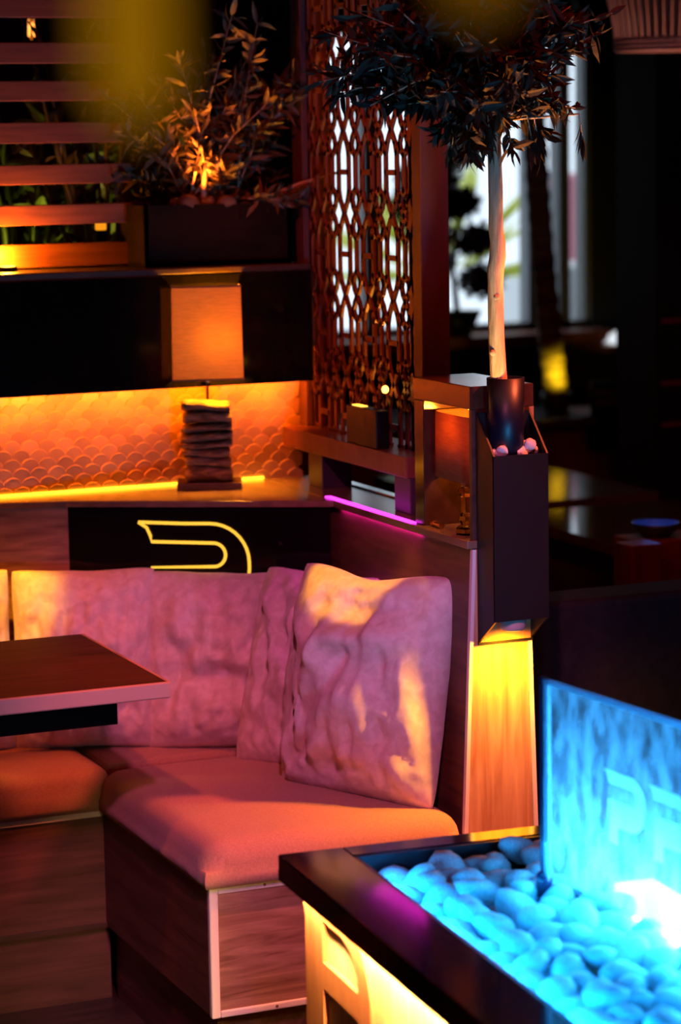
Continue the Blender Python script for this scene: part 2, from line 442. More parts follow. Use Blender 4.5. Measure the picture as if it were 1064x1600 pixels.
# neon sign on the black panel (same letter form is used on the fire table and its glass)
dch = (B2 - A2).normalized(); nch = Vector((-dch.y, dch.x, 0))
def letter_outline(s=1.0, seg=9):
    """closed outline in letter units: u to the right, w upwards (top = 0), drawn for a 0.24 wide letter"""
    P = []
    P.append((0.0, 0.0)); P.append((0.10, -0.003))
    R = 0.085; cx, cz = 0.158, -0.088
    for i in range(seg + 1):
        a = PI / 2 - (PI / 2) * i / seg
        P.append((cx + R * math.cos(a), cz + R * math.sin(a)))
    for i in range(seg + 1):
        a = -(PI / 2) * i / seg
        P.append((cx + R * math.cos(a), cz - 0.015 + R * math.sin(a)))
    P.append((0.085, -0.188)); P.append((0.085, -0.245)); P.append((0.030, -0.245)); P.append((0.028, -0.1))
    cx2, cz2, r2 = 0.165, -0.072, 0.026
    for i in range(2 * seg + 1):
        a = -PI / 2 + PI * i / (2 * seg)
        P.append((cx2 + r2 * math.cos(a), cz2 + r2 * math.sin(a)))
    P.append((0.028, -0.043)); P.append((0.026, -0.03)); P.append((0.018, -0.012))
    return [(u * s, w * s) for u, w in P]
ns = thing('neon_sign', tuple(A2 + dch * 0.28 + Vector((0, 0, 0.8))), 'glowing yellow outline letter on the black corner panel', 'neon sign')
NEON = emitter('neon_yellow', (1.0, 0.50, 0.045), 1.35)
def neon_strip(parent, segs):
    mb = MB()
    for path in segs:
        pts3 = [A2 + dch * (0.158 + u) - nch * 0.006 + Vector((0, 0, 0.987 + w_)) for u, w_ in path]
        mb.tube(pts3, 0.0036, 8)
    return mb.build('neon_tube', NEON, parent, True)
lo = letter_outline()
neon_strip(ns, [lo[:34 - 9], lo[-25:] + [lo[0]]])
MB().obox(A2 + dch * 0.47 - nch * 0.003 + Vector((0, 0, 0.94)), dch, nch, 0.008, 0.006, 0.008).build('cable_clip', BLACKM, ns)

# LED strips
def led(name, x0, x1, y0, y1, z0, z1, m, label):
    o = MB().box(x0, x1, y0, y1, z0, z1).build(name, m, None, False, ((x0 + x1) / 2, (y0 + y1) / 2, z0))
    return tag(o, label, 'LED strip')
led('led_strip', 1.0, 2.20, TWY - 0.0829, TWY - 0.077, 1.275, 1.281, emitter('led_orange', (1.0, 0.16, 0.002), 205), 'orange light strip under the black glass band')
led('led_strip', 1.25, 2.135, 5.458, 5.466, ZT + 0.0005, ZT + 0.006, emitter('led_gold', (1.0, 0.36, 0.012), 6.0), 'golden light strip along the shelf at the foot of the tiles')
led('led_strip', 2.137, 2.150, 4.655, 5.10, ZT, ZT + 0.003, emitter('led_magenta', (1.0, 0.03, 0.85), 4.5), 'magenta light strip lying along the front edge of the counter cap')
led('led_strip', 2.1415, 2.1465, 4.62, 5.03, ZT - 0.0168, ZT - 0.016, emitter('led_magenta_low', (1.0, 0.02, 0.75), 22), 'thin magenta light strip tucked under the lip of the counter cap')

# ================================================================== pillows
def pillow(label, origin, ax, up, wd, ht, th, seed, dent=0.0, corner=0.06):
    """origin = bottom centre; ax = width direction, up = height direction"""
    ax = Vector(ax).normalized(); up = Vector(up); up = (up - ax * up.dot(ax)).normalized(); nn = ax.cross(up).normalized()
    n = 54
    mb = MB(); bm = mb.bm; rnd = random.Random(seed)
    folds = [(rnd.uniform(-0.8, 0.8), rnd.uniform(-0.9, 0.9), rnd.uniform(0, PI), rnd.uniform(0.10, 0.22), rnd.uniform(0.25, 0.6)) for _ in range(16)]
    def shape(u, v, side):
        # cushion outline drawn in between the four corners
        pu = 1 - corner * (1 - v * v) * (0.8 + 0.4 * noise.noise(Vector((v * 2.1, seed, side * 0))))
        pv = 1 - corner * (1 - u * u) * (0.8 + 0.4 * noise.noise(Vector((u * 2.1, seed + 5, 0))))
        rc = 1 - 0.035 * (abs(u) * abs(v)) ** 6
        x, y = u * pu * rc, v * pv * rc
        if dent:
            g = math.exp(-((u - 0.05) / 0.38) ** 2) * max(0, v) ** 3
            y -= dent * g
        t = ((1 - abs(u) ** 2.6) * (1 - abs(v) ** 2.6)) ** 0.55
        edge = (1 - abs(u) ** 8) * (1 - abs(v) ** 8)
        q = 0.0
        for (fu, fv, fa, fw, fl) in folds:
            du, dv = u - fu, v - fv
            s_ = du * math.cos(fa) + dv * math.sin(fa); p_ = -du * math.sin(fa) + dv * math.cos(fa)
            q += math.exp(-(p_ / (fw * 0.55)) ** 2 - (s_ / fl) ** 2) * (1 if fa > 1.2 else -1) * 0.13
        q += 0.22 * noise.noise(Vector((u * 2.6 + seed, v * 2.0, side))) + 0.16 * noise.noise(Vector((u * 6 + seed, v * 3.0, side))) + 0.07 * noise.noise(Vector((u * 14 + seed, v * 6.0, side)))
        # gathers running in from the seams
        am = abs(math.atan2(v, u))
        seam = max(abs(u), abs(v)) ** 3
        q += 0.22 * seam * noise.noise(Vector((u * 11, v * 11, seed + side)))
        for (fx_, fy_, amp, off) in ((2.4, 0.45, 0.12, 0.0), (1.5, 0.8, 0.10, 9.0)):
            nn_ = noise.noise(Vector((u * fx_ + seed * 1.7 + off, v * fy_ + off, 0.5 * side)))
            q -= amp * max(0.0, 1 - abs(nn_) / 0.16) * max(0.0, min(1.0, 0.5 + 1.6 * noise.noise(Vector((u * 1.7 + off, v * 1.7, seed)))))
        if dent and side > 0:
            q -= 0.5 * math.exp(-((u - 0.05) / 0.16) ** 2 - ((v - 0.72) / 0.22) ** 2)
            q += 0.30 * math.exp(-((u - 0.05) / 0.30) ** 2 - ((v - 0.42) / 0.10) ** 2)
            q -= 0.10 * math.exp(-((u + 0.02 + 0.2 * (v - 0.2)) / 0.10) ** 2 - ((v - 0.1) / 0.45) ** 2)
        d = side * th / 2 * t * (1 + q * edge * 1.25) * (1.0 if side > 0 else 0.65)
        sag = 0.04 * th * math.sin(u * 3 + seed) * (v + 1)
        return Vector(origin) + ax * (x * wd / 2) + up * ((y + 1) * ht / 2) + nn * (d + sag)
    us = [math.sin(PI / 2 * (-1 + 2 * i / n)) * 0.6 + 0.4 * (-1 + 2 * i / n) for i in range(n + 1)]
    F = [[bm.verts.new(shape(u, v, 1)) for v in us] for u in us]
    B = [[F[i][j] if i in (0, n) or j in (0, n) else bm.verts.new(shape(us[i], us[j], -1)) for j in range(n + 1)] for i in range(n + 1)]
    for i in range(n):
        for j in range(n):
            bm.faces.new((F[i][j], F[i + 1][j], F[i + 1][j + 1], F[i][j + 1]))
            bm.faces.new((B[i][j + 1], B[i + 1][j + 1], B[i + 1][j], B[i][j]))
    bmesh.ops.recalc_face_normals(bm, faces=bm.faces)
    zs = min(v.co.z for v in bm.verts)
    o = mb.build('pillow', PILLF, None, True, tuple(origin))
    tag(o, label, 'pillow', 'cream pillows on the corner sofa')
    return o
pillow('cream pillow at the far left of the sofa, cut by the picture edge', (1.300, 5.295, 0.505), (1, -0.12, 0), (0.0, 0.14, 1), 0.36, 0.40, 0.17, 11)
pillow('cream pillow behind the wooden table, catching gold light', (1.618, 5.225, 0.500), (0.93, -0.36, 0), (0.03, 0.13, 1), 0.318, 0.400, 0.19, 23)
pillow('cream pillow leaning under the glowing neon letter', (1.900, 5.082, 0.497), (0.87, -0.5, 0), (0.09, 0.125, 1), 0.385, 0.396, 0.18, 37)
pillow('cream pillow half hidden behind the nearest pillow', (1.955, 4.860, 0.493), (0.56, -0.83, 0), (0.30, 0.20, 1), 0.31, 0.435, 0.18, 41)
pillow('large crumpled cream pillow nearest the end of the side bench', (1.984, 4.604, 0.490), (0.49, -0.872, 0), (0.185, 0.02, 1), 0.39, 0.470, 0.22, 52, dent=0.07, corner=0.045)

# ================================================================== driftwood table lamp on the shelf
lx, ly = 1.975, 5.385
lamp = thing('table_lamp', (lx, ly, ZT), 'table lamp with stacked driftwood base and square orange shade', 'lamp')
d1 = Vector((0.93, -0.36, 0)).normalized(); d2 = Vector((0.36, 0.93, 0))
soften(MB().obox((lx, ly, ZT + 0.008), d1, d2, 0.145, 0.10, 0.016).build('base_plate', DARKW, lamp), 0.002)
rnd = random.Random(8)
z = ZT + 0.016
hs = [0.034, 0.022, 0.020, 0.016, 0.020, 0.018, 0.028, 0.024]
for i, h in enumerate(hs):
    mb = MB(); L_ = 0.112 + rnd.uniform(-0.008, 0.006) + (0.004 if i > 3 else 0)
    n = 12; k = 14; rings = []
    off = rnd.uniform(-0.003, 0.003)
    for a in range(k + 1):
        t = a / k; s_ = (t - 0.5) * L_ + off
        r_end = 0.72 if a in (0, k) else 1.0
        ring = []
        for j in range(n):
            ang = 2 * PI * j / n
            q = 1 + 0.22 * noise.noise(Vector((t * 5 + i * 7, math.cos(ang) * 1.3, math.sin(ang) * 1.3)))
            yy = 0.036 * math.cos(ang) * r_end * q; zz = h * 0.54 * math.sin(ang) * r_end * q + 0.003 * math.sin(t * 4 + i)
            ring.append(mb.bm.verts.new(Vector((lx - 0.004, ly, z + h / 2)) + d1 * s_ + d2 * yy + Vector((0, 0, zz))))
        rings.append(ring)
    for A, B in zip(rings, rings[1:]):
        for j in range(n): mb.bm.faces.new((A[j], A[(j + 1) % n], B[(j + 1) % n], B[j]))
    mb.bm.faces.new(rings[0][::-1]); mb.bm.faces.new(rings[-1])
    mb.build('driftwood_piece', DRIFT, lamp, True)
    z += h
ztop = z
MB().tube([(lx, ly, ztop - 0.01), (lx, ly, 1.40)], 0.004, 8).build('stem', BRASS, lamp)
MB().lathe([(0.010, 0), (0.010, 0.006)], (lx, ly, 1.272), 12).build('collar', BRASS, lamp)
SHD = shade_mat('orange_shade_cloth', (0.88, 0.60, 0.24), 0.6)
e1 = Vector((0.955, -0.297, 0)).normalized(); e2 = Vector((0.297, 0.955, 0)).normalized()
smb = MB()
hw, hd = 0.0785, 0.062
cs = [(-hw, -hd), (hw, -hd), (hw, hd), (-hw, hd)]
for i in range(4):
    a, b = cs[i], cs[(i + 1) % 4]
    def pt(c, zz, s_=1.0): return Vector((lx, ly, zz)) + e1 * c[0] * s_ + e2 * c[1] * s_
    vs = [smb.bm.verts.new(q) for q in (pt(a, 1.282), pt(b, 1.282), pt(b, 1.490, 0.97), pt(a, 1.490, 0.97))]
    smb.bm.faces.new(vs)
bmesh.ops.remove_doubles(smb.bm, verts=smb.bm.verts, dist=1e-4)
so = smb.build('lamp_shade', SHD, lamp)
sol = so.modifiers.new('solid', 'SOLIDIFY'); sol.thickness = 0.0015
for zz, s_ in ((1.283, 1.0), (1.489, 0.97)):
    MB().tube([Vector((lx, ly, zz)) + e1 * c[0] * s_ * 1.01 + e2 * c[1] * s_ * 1.01 for c in cs], 0.0022, 6, closed=True).build('shade_rim', mat('shade_trim', (0.30, 0.14, 0.06), 0.7), so)
MB().lathe([(0.004, 0), (0.016, 0.02), (0.020, 0.04), (0.012, 0.06), (0.002, 0.066)], (lx, ly, 1.335), 16).build('bulb', emitter('bulb_orange', (1.0, 0.42, 0.06), 12), lamp, True)
light('lamp_bulb_light', 'POINT', (lx + 0.032, ly - 0.024, 1.372), (1.0, 0.34, 0.008), 24.0, size=0.02)

# ================================================================== dining table on the left
tb = thing('wooden_table', (1.15, 4.80, 0), 'wooden table top with pale edge at the left, over the back bench', 'table')
soften(MB().box(0.72, 1.568, 4.535, 5.08, 0.757, 0.788).build('table_top', TABLEW, tb), 0.004)
soften(MB().box(0.72, 1.5715, 4.527, 4.537, 0.757, 0.7885).build('edge_band', PINKEDGE, tb), 0.003)
soften(MB().box(1.566, 1.5735, 4.535, 5.08, 0.757, 0.7885).build('edge_band', PINKEDGE, tb), 0.003)
MB().box(0.80, 1.487, 4.60, 4.66, 0.700, 0.757).build('apron', mat('matte_black', (0.006, 0.005, 0.006), 0.95, spec=0.03), tb)
MB().box(0.98, 1.08, 4.74, 4.84, 0.02, 0.757).build('pedestal', BLACKM, tb)
MB().box(0.86, 1.20, 4.62, 4.94, 0.0, 0.02, 0.004).build('foot', BLACKM, tb)

# ================================================================== rail, lattice screen
rail = thing('shelf_rail', (2.245, 5.1, ZT), 'thick wooden rail raised on dark blocks under the lattice screen', 'rail')
soften(MB().box(2.18, 2.31, 4.765, 5.445, 1.110, 1.154).build('rail_board', LATW, rail), 0.002)
soften(MB().box(2.188, 2.26, 5.235, 5.315, ZT, 1.110).build('block', mat('dark_block', (0.05, 0.03, 0.05), 0.4), rail), 0.002)
soften(MB().box(2.188, 2.26, 4.765, 4.845, ZT, 1.110).build('block', mat('dark_block', (0.05, 0.03, 0.05), 0.4), rail), 0.002)

ls = thing('lattice_screen', (2.25, 5.12, 1.154), 'tall carved lattice screen standing on the wooden rail', 'screen')
XL = 2.245; TH = 0.006; BW = 0.0125
lat = MB()
PER, HP = 0.1275, 0.180
Y0, Y1, Z0, Z1 = 4.845, 5.415, 1.154, 2.55
def seg(y0, z0, y1, z1, wv=BW):
    a = Vector((XL, y0, z0)); b = Vector((XL, y1, z1))
    if max(a.y, b.y) < Y0 or min(a.y, b.y) > Y1 or max(a.z, b.z) < Z0 or min(a.z, b.z) > Z1: return
    for q in (a, b): q.y = min(max(q.y, Y0), Y1); q.z = min(max(q.z, Z0), Z1)
    d = b - a
    if d.length < 1e-4: return
    dn = d.normalized()
    lat.obox((a + b) / 2, dn, (1, 0, 0), d.length + wv * 0.6, TH, wv)
zr0 = 1.735
for k in range(-4, 6):
    zc = zr0 + k * HP
    for m in range(-3, 4):
        yc = 5.2175 + m * PER
        u = PER / 2
        seg(yc - 0.028, zc, yc + 0.028, zc, 0.012)
        for sx in (-1, 1):
            def S(a, b, c, d): seg(yc + sx * a, zc + b, yc + sx * c, zc + d)
            S(0.028, -0.040, 0.028, 0.040)
            for sz in (-1, 1):
                def T(a, b, c, d): seg(yc + sx * a, zc + sz * b, yc + sx * c, zc + sz * d)
                T(0.028, 0.040, 0.020, 0.062); T(0.020, 0.062, 0.0, 0.090)
                T(0.028, 0.040, 0.044, 0.060)
                T(u, 0.036, 0.048, 0.048); T(0.048, 0.048, 0.044, 0.060); T(0.044, 0.060, 0.050, 0.074); T(0.050, 0.074, u, 0.090)
        seg(yc + u, zc - 0.036, yc + u, zc + 0.036)
lat.box(XL - TH / 2, XL + TH / 2, Y0 - 0.004, Y0 + 0.030, Z0, Z1); lat.box(XL - TH / 2, XL + TH / 2, Y1 - 0.01, Y1, Z0, Z1)
lat.build('lattice', LATW, ls)
POSTW = noisy('post_wood', (0.10, 0.04, 0.04), (0.14, 0.06, 0.055), (8, 8, 2), 3.0, 3, 0.5)
soften(MB().box(2.236, 2.300, 4.800, 4.843, 1.154, 2.6).build('post', POSTW, ls), 0.002)
soften(MB().box(2.228, 2.300, 5.415, 5.475, 1.154, 2.6).build('post', POSTW, ls), 0.002)

ub = thing('uplight_box', (2.21, 5.0, 1.154), 'small black box uplight standing on the rail before the lattice', 'uplight')
hous = soften(MB().box(2.184, 2.214, 4.925, 5.085, 1.154, 1.236).build('housing', BLACKM, ub), 0.002)
MB().box(2.192, 2.207, 5.02, 5.07, 1.2355, 1.238).build('lens', emitter('uplight_lens', (1.0, 0.40, 0.04), 4), hous)
MB().lathe([(0.002, 0), (0.0065, 0.004), (0.0075, 0.010), (0.005, 0.015), (0.001, 0.017)], (2.224, 4.965, 1.268), 14).build('bulb', emitter('uplight_bulb', (1.0, 0.42, 0.05), 9), ub, True)
MB().tube([(2.205, 4.965, 1.234), (2.216, 4.965, 1.258), (2.224, 4.965, 1.270)], 0.003, 6).build('bulb_arm', BLACKM, ub)
light('lattice_uplight', 'SPOT', (2.36, 5.05, 1.19), (1.0, 0.34, 0.03), 5, (2.235, 5.13, 1.62), 0.015, spot=75, blend=0.8)

# ================================================================== lamp niche on the counter cap
NICHEW = noisy('niche_wood', (0.040, 0.014, 0.009), (0.07, 0.026, 0.015), (8, 2, 8), 3.0, 3, 0.16)
nb = thing('lamp_niche', (2.21, 4.53, ZT), 'open wooden box niche on the counter cap holding a small lamp', 'niche')
soften(MB().box(2.148, 2.285, 4.398, 4.660, 1.287, 1.332).build('top_slab', NICHEW, nb), 0.002)
soften(MB().box(2.150, 2.285, 4.615, 4.660, ZT, 1.287).build('side_wall', NICHEW, nb), 0.002)
MB().box(2.275, 2.285, 4.398, 4.615, ZT, 1.287).build('back_wall', noisy('niche_back', (0.25, 0.14, 0.07), (0.4, 0.23, 0.12), (6, 2, 2), 4, 4, 0.35), nb)
MB().box(2.150, 2.275, 4.398, 4.408, ZT, 1.287).build('side_wall', DARKW, nb)
nl = thing('niche_lamp', (2.205, 4.51, ZT), 'small lamp with brown rounded shade and crystal foot in the niche', 'lamp')
NS = shade_mat('brown_shade_cloth', (0.46, 0.18, 0.07), 0.42)
smb = MB(); n = 40; r0, r1 = [], []
for j in range(n):
    a = 2 * PI * j / n
    ca, sa = math.cos(a), math.sin(a)
    x = 0.048 * math.copysign(abs(ca) ** 0.45, ca); y = 0.099 * math.copysign(abs(sa) ** 0.45, sa)
    r0.append(smb.bm.verts.new((2.206 + x, 4.511 + y, 1.138))); r1.append(smb.bm.verts.new((2.206 + x * 0.97, 4.511 + y * 0.97, 1.268)))
for j in range(n): smb.bm.faces.new((r0[j], r0[(j + 1) % n], r1[(j + 1) % n], r1[j]))
so = smb.build('lamp_shade', NS, nl, True); so.modifiers.new('solid', 'SOLIDIFY').thickness = 0.0015
CRY = glass_mat('crystal', (1.0, 0.86, 0.62), 0.03)
MB().lathe([(0.022, 0), (0.022, 0.012), (0.012, 0.02), (0.017, 0.03), (0.012, 0.042), (0.012, 0.075), (0.018, 0.085), (0.012, 0.095), (0.008, 0.12)], (2.176, 4.475, ZT), 10).build('crystal_foot', CRY, nl)
MB().tube([(2.176, 4.475, ZT + 0.11), (2.208, 4.50, 1.20)], 0.004, 8).build('stem', BRASS, nl)
MB().lathe([(0.003, 0), (0.012, 0.015), (0.014, 0.03), (0.002, 0.048)], (2.208, 4.512, 1.20), 12).build('bulb', emitter('niche_bulb', (1.0, 0.50, 0.12), 14), nl, True)
light('niche_bulb_light', 'POINT', (2.208, 4.512, 1.255), (1.0, 0.38, 0.03), 3.2, size=0.014)
bc = thing('brass_clip', (2.17, 4.585, ZT), 'tiny brass latch lying at the foot of the niche', 'latch')
barrel = MB().tube([(2.163, 4.60, ZT + 0.006), (2.163, 4.565, ZT + 0.006)], 0.005, 10).build('barrel', BRASS, bc)
for yy in (4.60, 4.565): MB().tube([(2.163, yy - 0.003, ZT + 0.006), (2.163, yy + 0.003, ZT + 0.006)], 0.0065, 10).build('end_cap', BRASS, barrel)

# ================================================================== hanging planter with the little tree, spotlight below
PX0, PX1, PY0, PY1 = 2.157, 2.274, 4.318, 4.392
pl = thing('wall_planter', (2.215, 4.355, 0.88), 'tall black metal planter box fixed to the backrest end', 'planter')
tk = 0.004
MB().box(PX0, PX1, PY0, PY0 + tk, 0.885, 1.205).build('front_plate', BLACKM, pl)
for x in (PX0, PX1 - tk):
    MB().prism([(x, PY0, 0.885), (x, PY1, 0.832), (x, PY1, 1.282), (x, PY0, 1.205)], (tk, 0, 0)).build('side_plate', BLACKM, pl)
MB().box(PX0 + tk, PX1 - tk, PY1 - tk, PY1, 0.905, 1.282).build('back_plate', BLACKM, pl)
MB().prism([(PX0 + tk, PY1 - tk, 0.905), (PX1 - tk, PY1 - tk, 0.905), (PX1 - tk, PY1 - tk, 0.834), (PX0 + tk, PY1 - tk, 0.834)], (0, tk, 0)).build('reflector', mat('reflector_paint', (0.45, 0.20, 0.08), 0.5), pl)  # lower back plate, its orange lighting put into the paint colour
MB().box(PX0, PX1, PY1 - tk - 0.001, PY1 + 0.001, 0.829, 0.834).build('bottom_lip', BLACKM, pl)
MB().box(PX0 + tk, PX1 - tk, PY0 + tk, PY1 - tk, 1.150, 1.200).build('soil', mat('soil', (0.02, 0.015, 0.012), 0.9), pl)
MB().box(PX0 + tk, PX1 - tk, PY0 + tk, PY1 - tk, 0.905, 0.912).build('bottom_plate', BLACKM, pl)
spt = thing('spotlight', (2.21, 4.352, 0.87), 'small can spotlight glowing under the black wall planter', 'spotlight')
can = MB().lathe([(0.024, 0.0), (0.026, 0.004), (0.026, 0.022), (0.022, 0.024), (0.022, 0.045)], (2.212, 4.352, 0.862), 24).build('can', mat('can_paint', (0.55, 0.38, 0.36), 0.5), spt, True)
MB().lathe([(0.019, 0.0), (0.019, 0.001)], (2.212, 4.352, 0.8605), 20).build('lens', emitter('spot_lens', (1.0, 0.5, 0.05), 3), can)
light('planter_spot_light', 'SPOT', (2.212, 4.335, 0.852), (1.0, 0.36, 0.006), 15, (2.205, 4.39, 0.42), 0.012, spot=168, blend=0.9)

pot = thing('plant_pot', (2.203, 4.357, 1.185), 'narrow dark blue cylinder pot standing in the black planter', 'pot')
MB().lathe([(0.033, 0.0), (0.0365, 0.165), (0.0340, 0.165), (0.0315, 0.145)], (2.2045, 4.3585, 1.185), 28).build('shell', mat('pot_glaze', (0.006, 0.005, 0.016), 0.4), pot, True)
rockme = []
def rock_mesh(name, seed, m, sub=2, rough=0.35):
    bm = bmesh.new(); bmesh.ops.create_icosphere(bm, subdivisions=sub, radius=1.0)
    rnd = random.Random(seed); s = Vector((rnd.uniform(0.9, 1.25), rnd.uniform(0.8, 1.05), rnd.uniform(0.55, 0.8)))
    for v in bm.verts:
        q = 1 + rough * noise.noise(v.co * 0.9 + Vector((seed * 3.1, 0, 0))) + rough * 0.25 * noise.noise(v.co * 2.6 + Vector((seed, 4, 0)))
        v.co = Vector((v.co.x * s.x, v.co.y * s.y, v.co.z * s.z)) * q
    me = bpy.data.meshes.new(name); bm.to_mesh(me); bm.free(); me.materials.append(m)
    for p in me.polygons: p.use_smooth = True
    return me
RK = [rock_mesh('planter_stone', i + 1, ROCKM) for i in range(3)]
for i, (x, y, r) in enumerate(((2.173, 4.346, .0105), (2.184, 4.3355, .012), (2.199, 4.334, .010), (2.213, 4.334, .0095), (2.229, 4.3365, .012), (2.246, 4.338, .014), (2.259, 4.350, .010), (2.245, 4.356, .012), (2.172, 4.362, .010))):
    o = bpy.data.objects.new('planter_stone', RK[i % 3]); C.objects.link(o)
    o.location = (x, y, 1.200 + r * 0.55 + (0.012 if i in (5, 7) else 0.003)); o.scale = (r, r, r); o.rotation_euler = (i * .5, i * .9, i * 1.7)
    tag(o, 'small pale stone lying around the pot in the black planter', 'stone', 'stones in the black planter')

# trees -----------------------------------------------------------------
def add_leaf(V, F, p, d, side, L, W, bend=0.25):
    d = d.normalized(); side = (side - d * side.dot(d)).normalized(); up = side.cross(d)
    i = len(V)
    ts = (0.0, 0.28, 0.62, 1.0); ws = (0.10, 0.85, 0.8, 0.0)
    for t, w_ in zip(ts, ws):
        c = p + d * (L * t) - up * (bend * L * t * t)
        if w_ == 0.0: V.append(c)
        else:
            V.append(c - side * (W * w_ / 2) + up * (W * 0.12)); V.append(c - up * 0.0); V.append(c + side * (W * w_ / 2) + up * (W * 0.12))
    for a in (0, 3):
        F.append((i + a, i + a + 1, i + a + 4, i + a + 3)); F.append((i + a + 1, i + a + 2, i + a + 5, i + a + 4))
    F.append((i + 6, i + 7, i + 9)); F.append((i + 7, i + 8, i + 9))
def leaves_obj(name, V, F, m, parent):
    base = LOC[parent.name]
    me = bpy.data.meshes.new(name); me.from_pydata([tuple(v - base) for v in V], [], F); me.materials.append(m)
    o = bpy.data.objects.new(name, me); C.objects.link(o); o.parent = parent; LOC[o.name] = base.copy()
    return o
def rv(rnd):
    while True:
        v = Vector((rnd.uniform(-1, 1), rnd.uniform(-1, 1), rnd.uniform(-1, 1)))
        if 0.05 < v.length < 1: return v

tr = thing('olive_tree', (2.185, 4.35, 1.30), 'small standard tree with a bare trunk growing from the narrow pot', 'tree')
tp = []
for i in range(22):
    t = i / 21; z = 1.315 + t * 0.56
    tp.append((2.188 - 0.002 * math.sin(t * 5.0) - 0.012 * t + (0.004 if 0.45 < t < 0.55 else 0), 4.35 + 0.004 * math.sin(t * 7), z))
tmb = MB(); n = 14
rr = [0.0165 - 0.004 * (i / 21) + (0.0014 if i in (9, 10) else 0) for i in range(22)]
tmb.tube(tp, rr, n)
for v in tmb.bm.verts: v.co += Vector((1, 1, 0)) * 0.0016 * noise.noise(v.co * 60)
trunk_o = tmb.build('trunk', BARK, tr, True)
for (z, a) in ((1.505, -1.9), (1.585, -0.5), (1.40, -2.6)):
    c = Vector((2.182 + 0.0135 * math.cos(a), 4.352 + 0.0135 * math.sin(a), z)); d = Vector((math.cos(a), math.sin(a), 0.15))
    MB().tube([c - d * 0.004, c + d * 0.002, c + d * 0.004], [0.006, 0.0055, 0.003], 10).build('branch_knot', BARK, trunk_o, True)
rnd = random.Random(77)
V, F = [], []; tw = MB()
cen = Vector((2.115, 4.36, 1.955))
def clip_low(q):
    return q
for b in range(170):
    v = rv(rnd).normalized()
    v.z = v.z * 0.9 + 0.05
    R = Vector((0.315, 0.24, 0.225))
    k = rnd.uniform(0.45, 1.0)
    tip = cen + Vector((v.x * R.x * k, v.y * R.y * k, v.z * R.z * k))
    start = Vector((2.185, 4.35, 1.80)).lerp(cen, rnd.uniform(0.1, 0.7))
    mid = start.lerp(tip, 0.55) + Vector((0, 0, 0.03))
    tw.tube([start, mid, tip], [0.0025, 0.0016, 0.0008], 5)
    for i in range(30):
        t = rnd.uniform(0.3, 1.0)
        p = (start.lerp(mid, t * 2) if t < 0.5 else mid.lerp(tip, t * 2 - 1))
        d = (tip - start).normalized() * 0.35 + rv(rnd) * 1.0 + Vector((0, 0, -0.3))
        add_leaf(V, F, p, d, rv(rnd), rnd.uniform(0.030, 0.055), rnd.uniform(0.010, 0.017), rnd.uniform(0, 0.5))
# drooping sprays under the crown
for (x, y, z, n_) in ((2.115, 4.33, 1.80, 10), (2.155, 4.33, 1.80, 9), (2.235, 4.32, 1.795, 10), (2.255, 4.33, 1.79, 8), (2.355, 4.34, 1.795, 7), (2.10, 4.32, 1.82, 8)):
    a = Vector((x, y, z + 0.05)); b = Vector((x + 0.012, y, z - 0.015))
    tw.tube([Vector((2.185, 4.35, 1.835)), a, b], [0.003, 0.002, 0.001], 5)
    for i in range(n_):
        p = a.lerp(b, rnd.uniform(0.2, 1))
        add_leaf(V, F, p, Vector((rnd.uniform(-0.5, 0.5), rnd.uniform(-0.4, 0.2), -1)), rv(rnd), rnd.uniform(0.035, 0.055), rnd.uniform(0.009, 0.014), rnd.uniform(-0.2, 0.3))
leaves_obj('foliage', V, F, LEAFD, tr)
tw.build('branches', BARK, tr, True)
light('crown_uplight', 'SPOT', (2.258, 4.332, 1.24), (1.0, 0.33, 0.04), 70, (2.22, 4.22, 1.85), 0.01, spot=50, blend=0.6)
light('trunk_uplight', 'SPOT', (2.13, 4.20, 1.20), (1.0, 0.50, 0.09), 9, (2.18, 4.345, 1.42), 0.012, spot=46, blend=0.7)

# ================================================================== left planter with the bush, slat screen
pb = thing('planter_box', (2.02, 5.5, 1.53), 'dark rectangular planter box on the ledge over the lamp', 'planter')
pt_ = MB()
x0, x1, y0, y1, z0, z1 = 1.852, 2.205, 5.432, 5.60, 1.531, 1.668
pt_.box(x0, x1, y0, y0 + 0.01, z0, z1); pt_.box(x0, x1, y1 - 0.01, y1, z0, z1); pt_.box(x0, x0 + 0.01, y0, y1, z0, z1); pt_.box(x1 - 0.01, x1, y0, y1, z0, z1); pt_.box(x0, x1, y0, y1, z0, z0 + 0.01)
pt_.build('walls', noisy('planter_brown', (0.010, 0.005, 0.004), (0.018, 0.008, 0.006), (4, 4, 12), 3, 3, 0.6, spec=0.1), pb)
MB().box(x0 + 0.01, x1 - 0.01, y0 + 0.01, y1 - 0.01, z1 - 0.03, z1 - 0.012).build('soil', MATS['soil'], pb)
ROCKB = noisy('brown_rock', (0.14, 0.08, 0.055), (0.24, 0.15, 0.10), nscale=20, rough=0.85)
RK = [rock_mesh('planter_rock', i + 11, ROCKB) for i in range(3)]
for i, (x, y, r) in enumerate(((1.965, 5.452, .026), (1.945, 5.475, .02), (2.055, 5.450, .024), (2.015, 5.458, .02), (2.10, 5.46, .016))):
    o = bpy.data.objects.new('planter_rock', RK[i % 3]); C.objects.link(o)
    o.location = (x, y, z1 - 0.012 + r * 0.55); o.scale = (r, r, r); o.rotation_euler = (0.3 * i, 0.2, i * 1.3)
    tag(o, 'rounded brown rock at the foot of the bush in the ledge planter', 'rock', 'rocks in the ledge planter')
bu = thing('olive_bush', (2.02, 5.5, 1.64), 'leafy olive bush lit orange from below in the ledge planter', 'bush')
rnd = random.Random(15)
V, F = [], []; tw = MB()
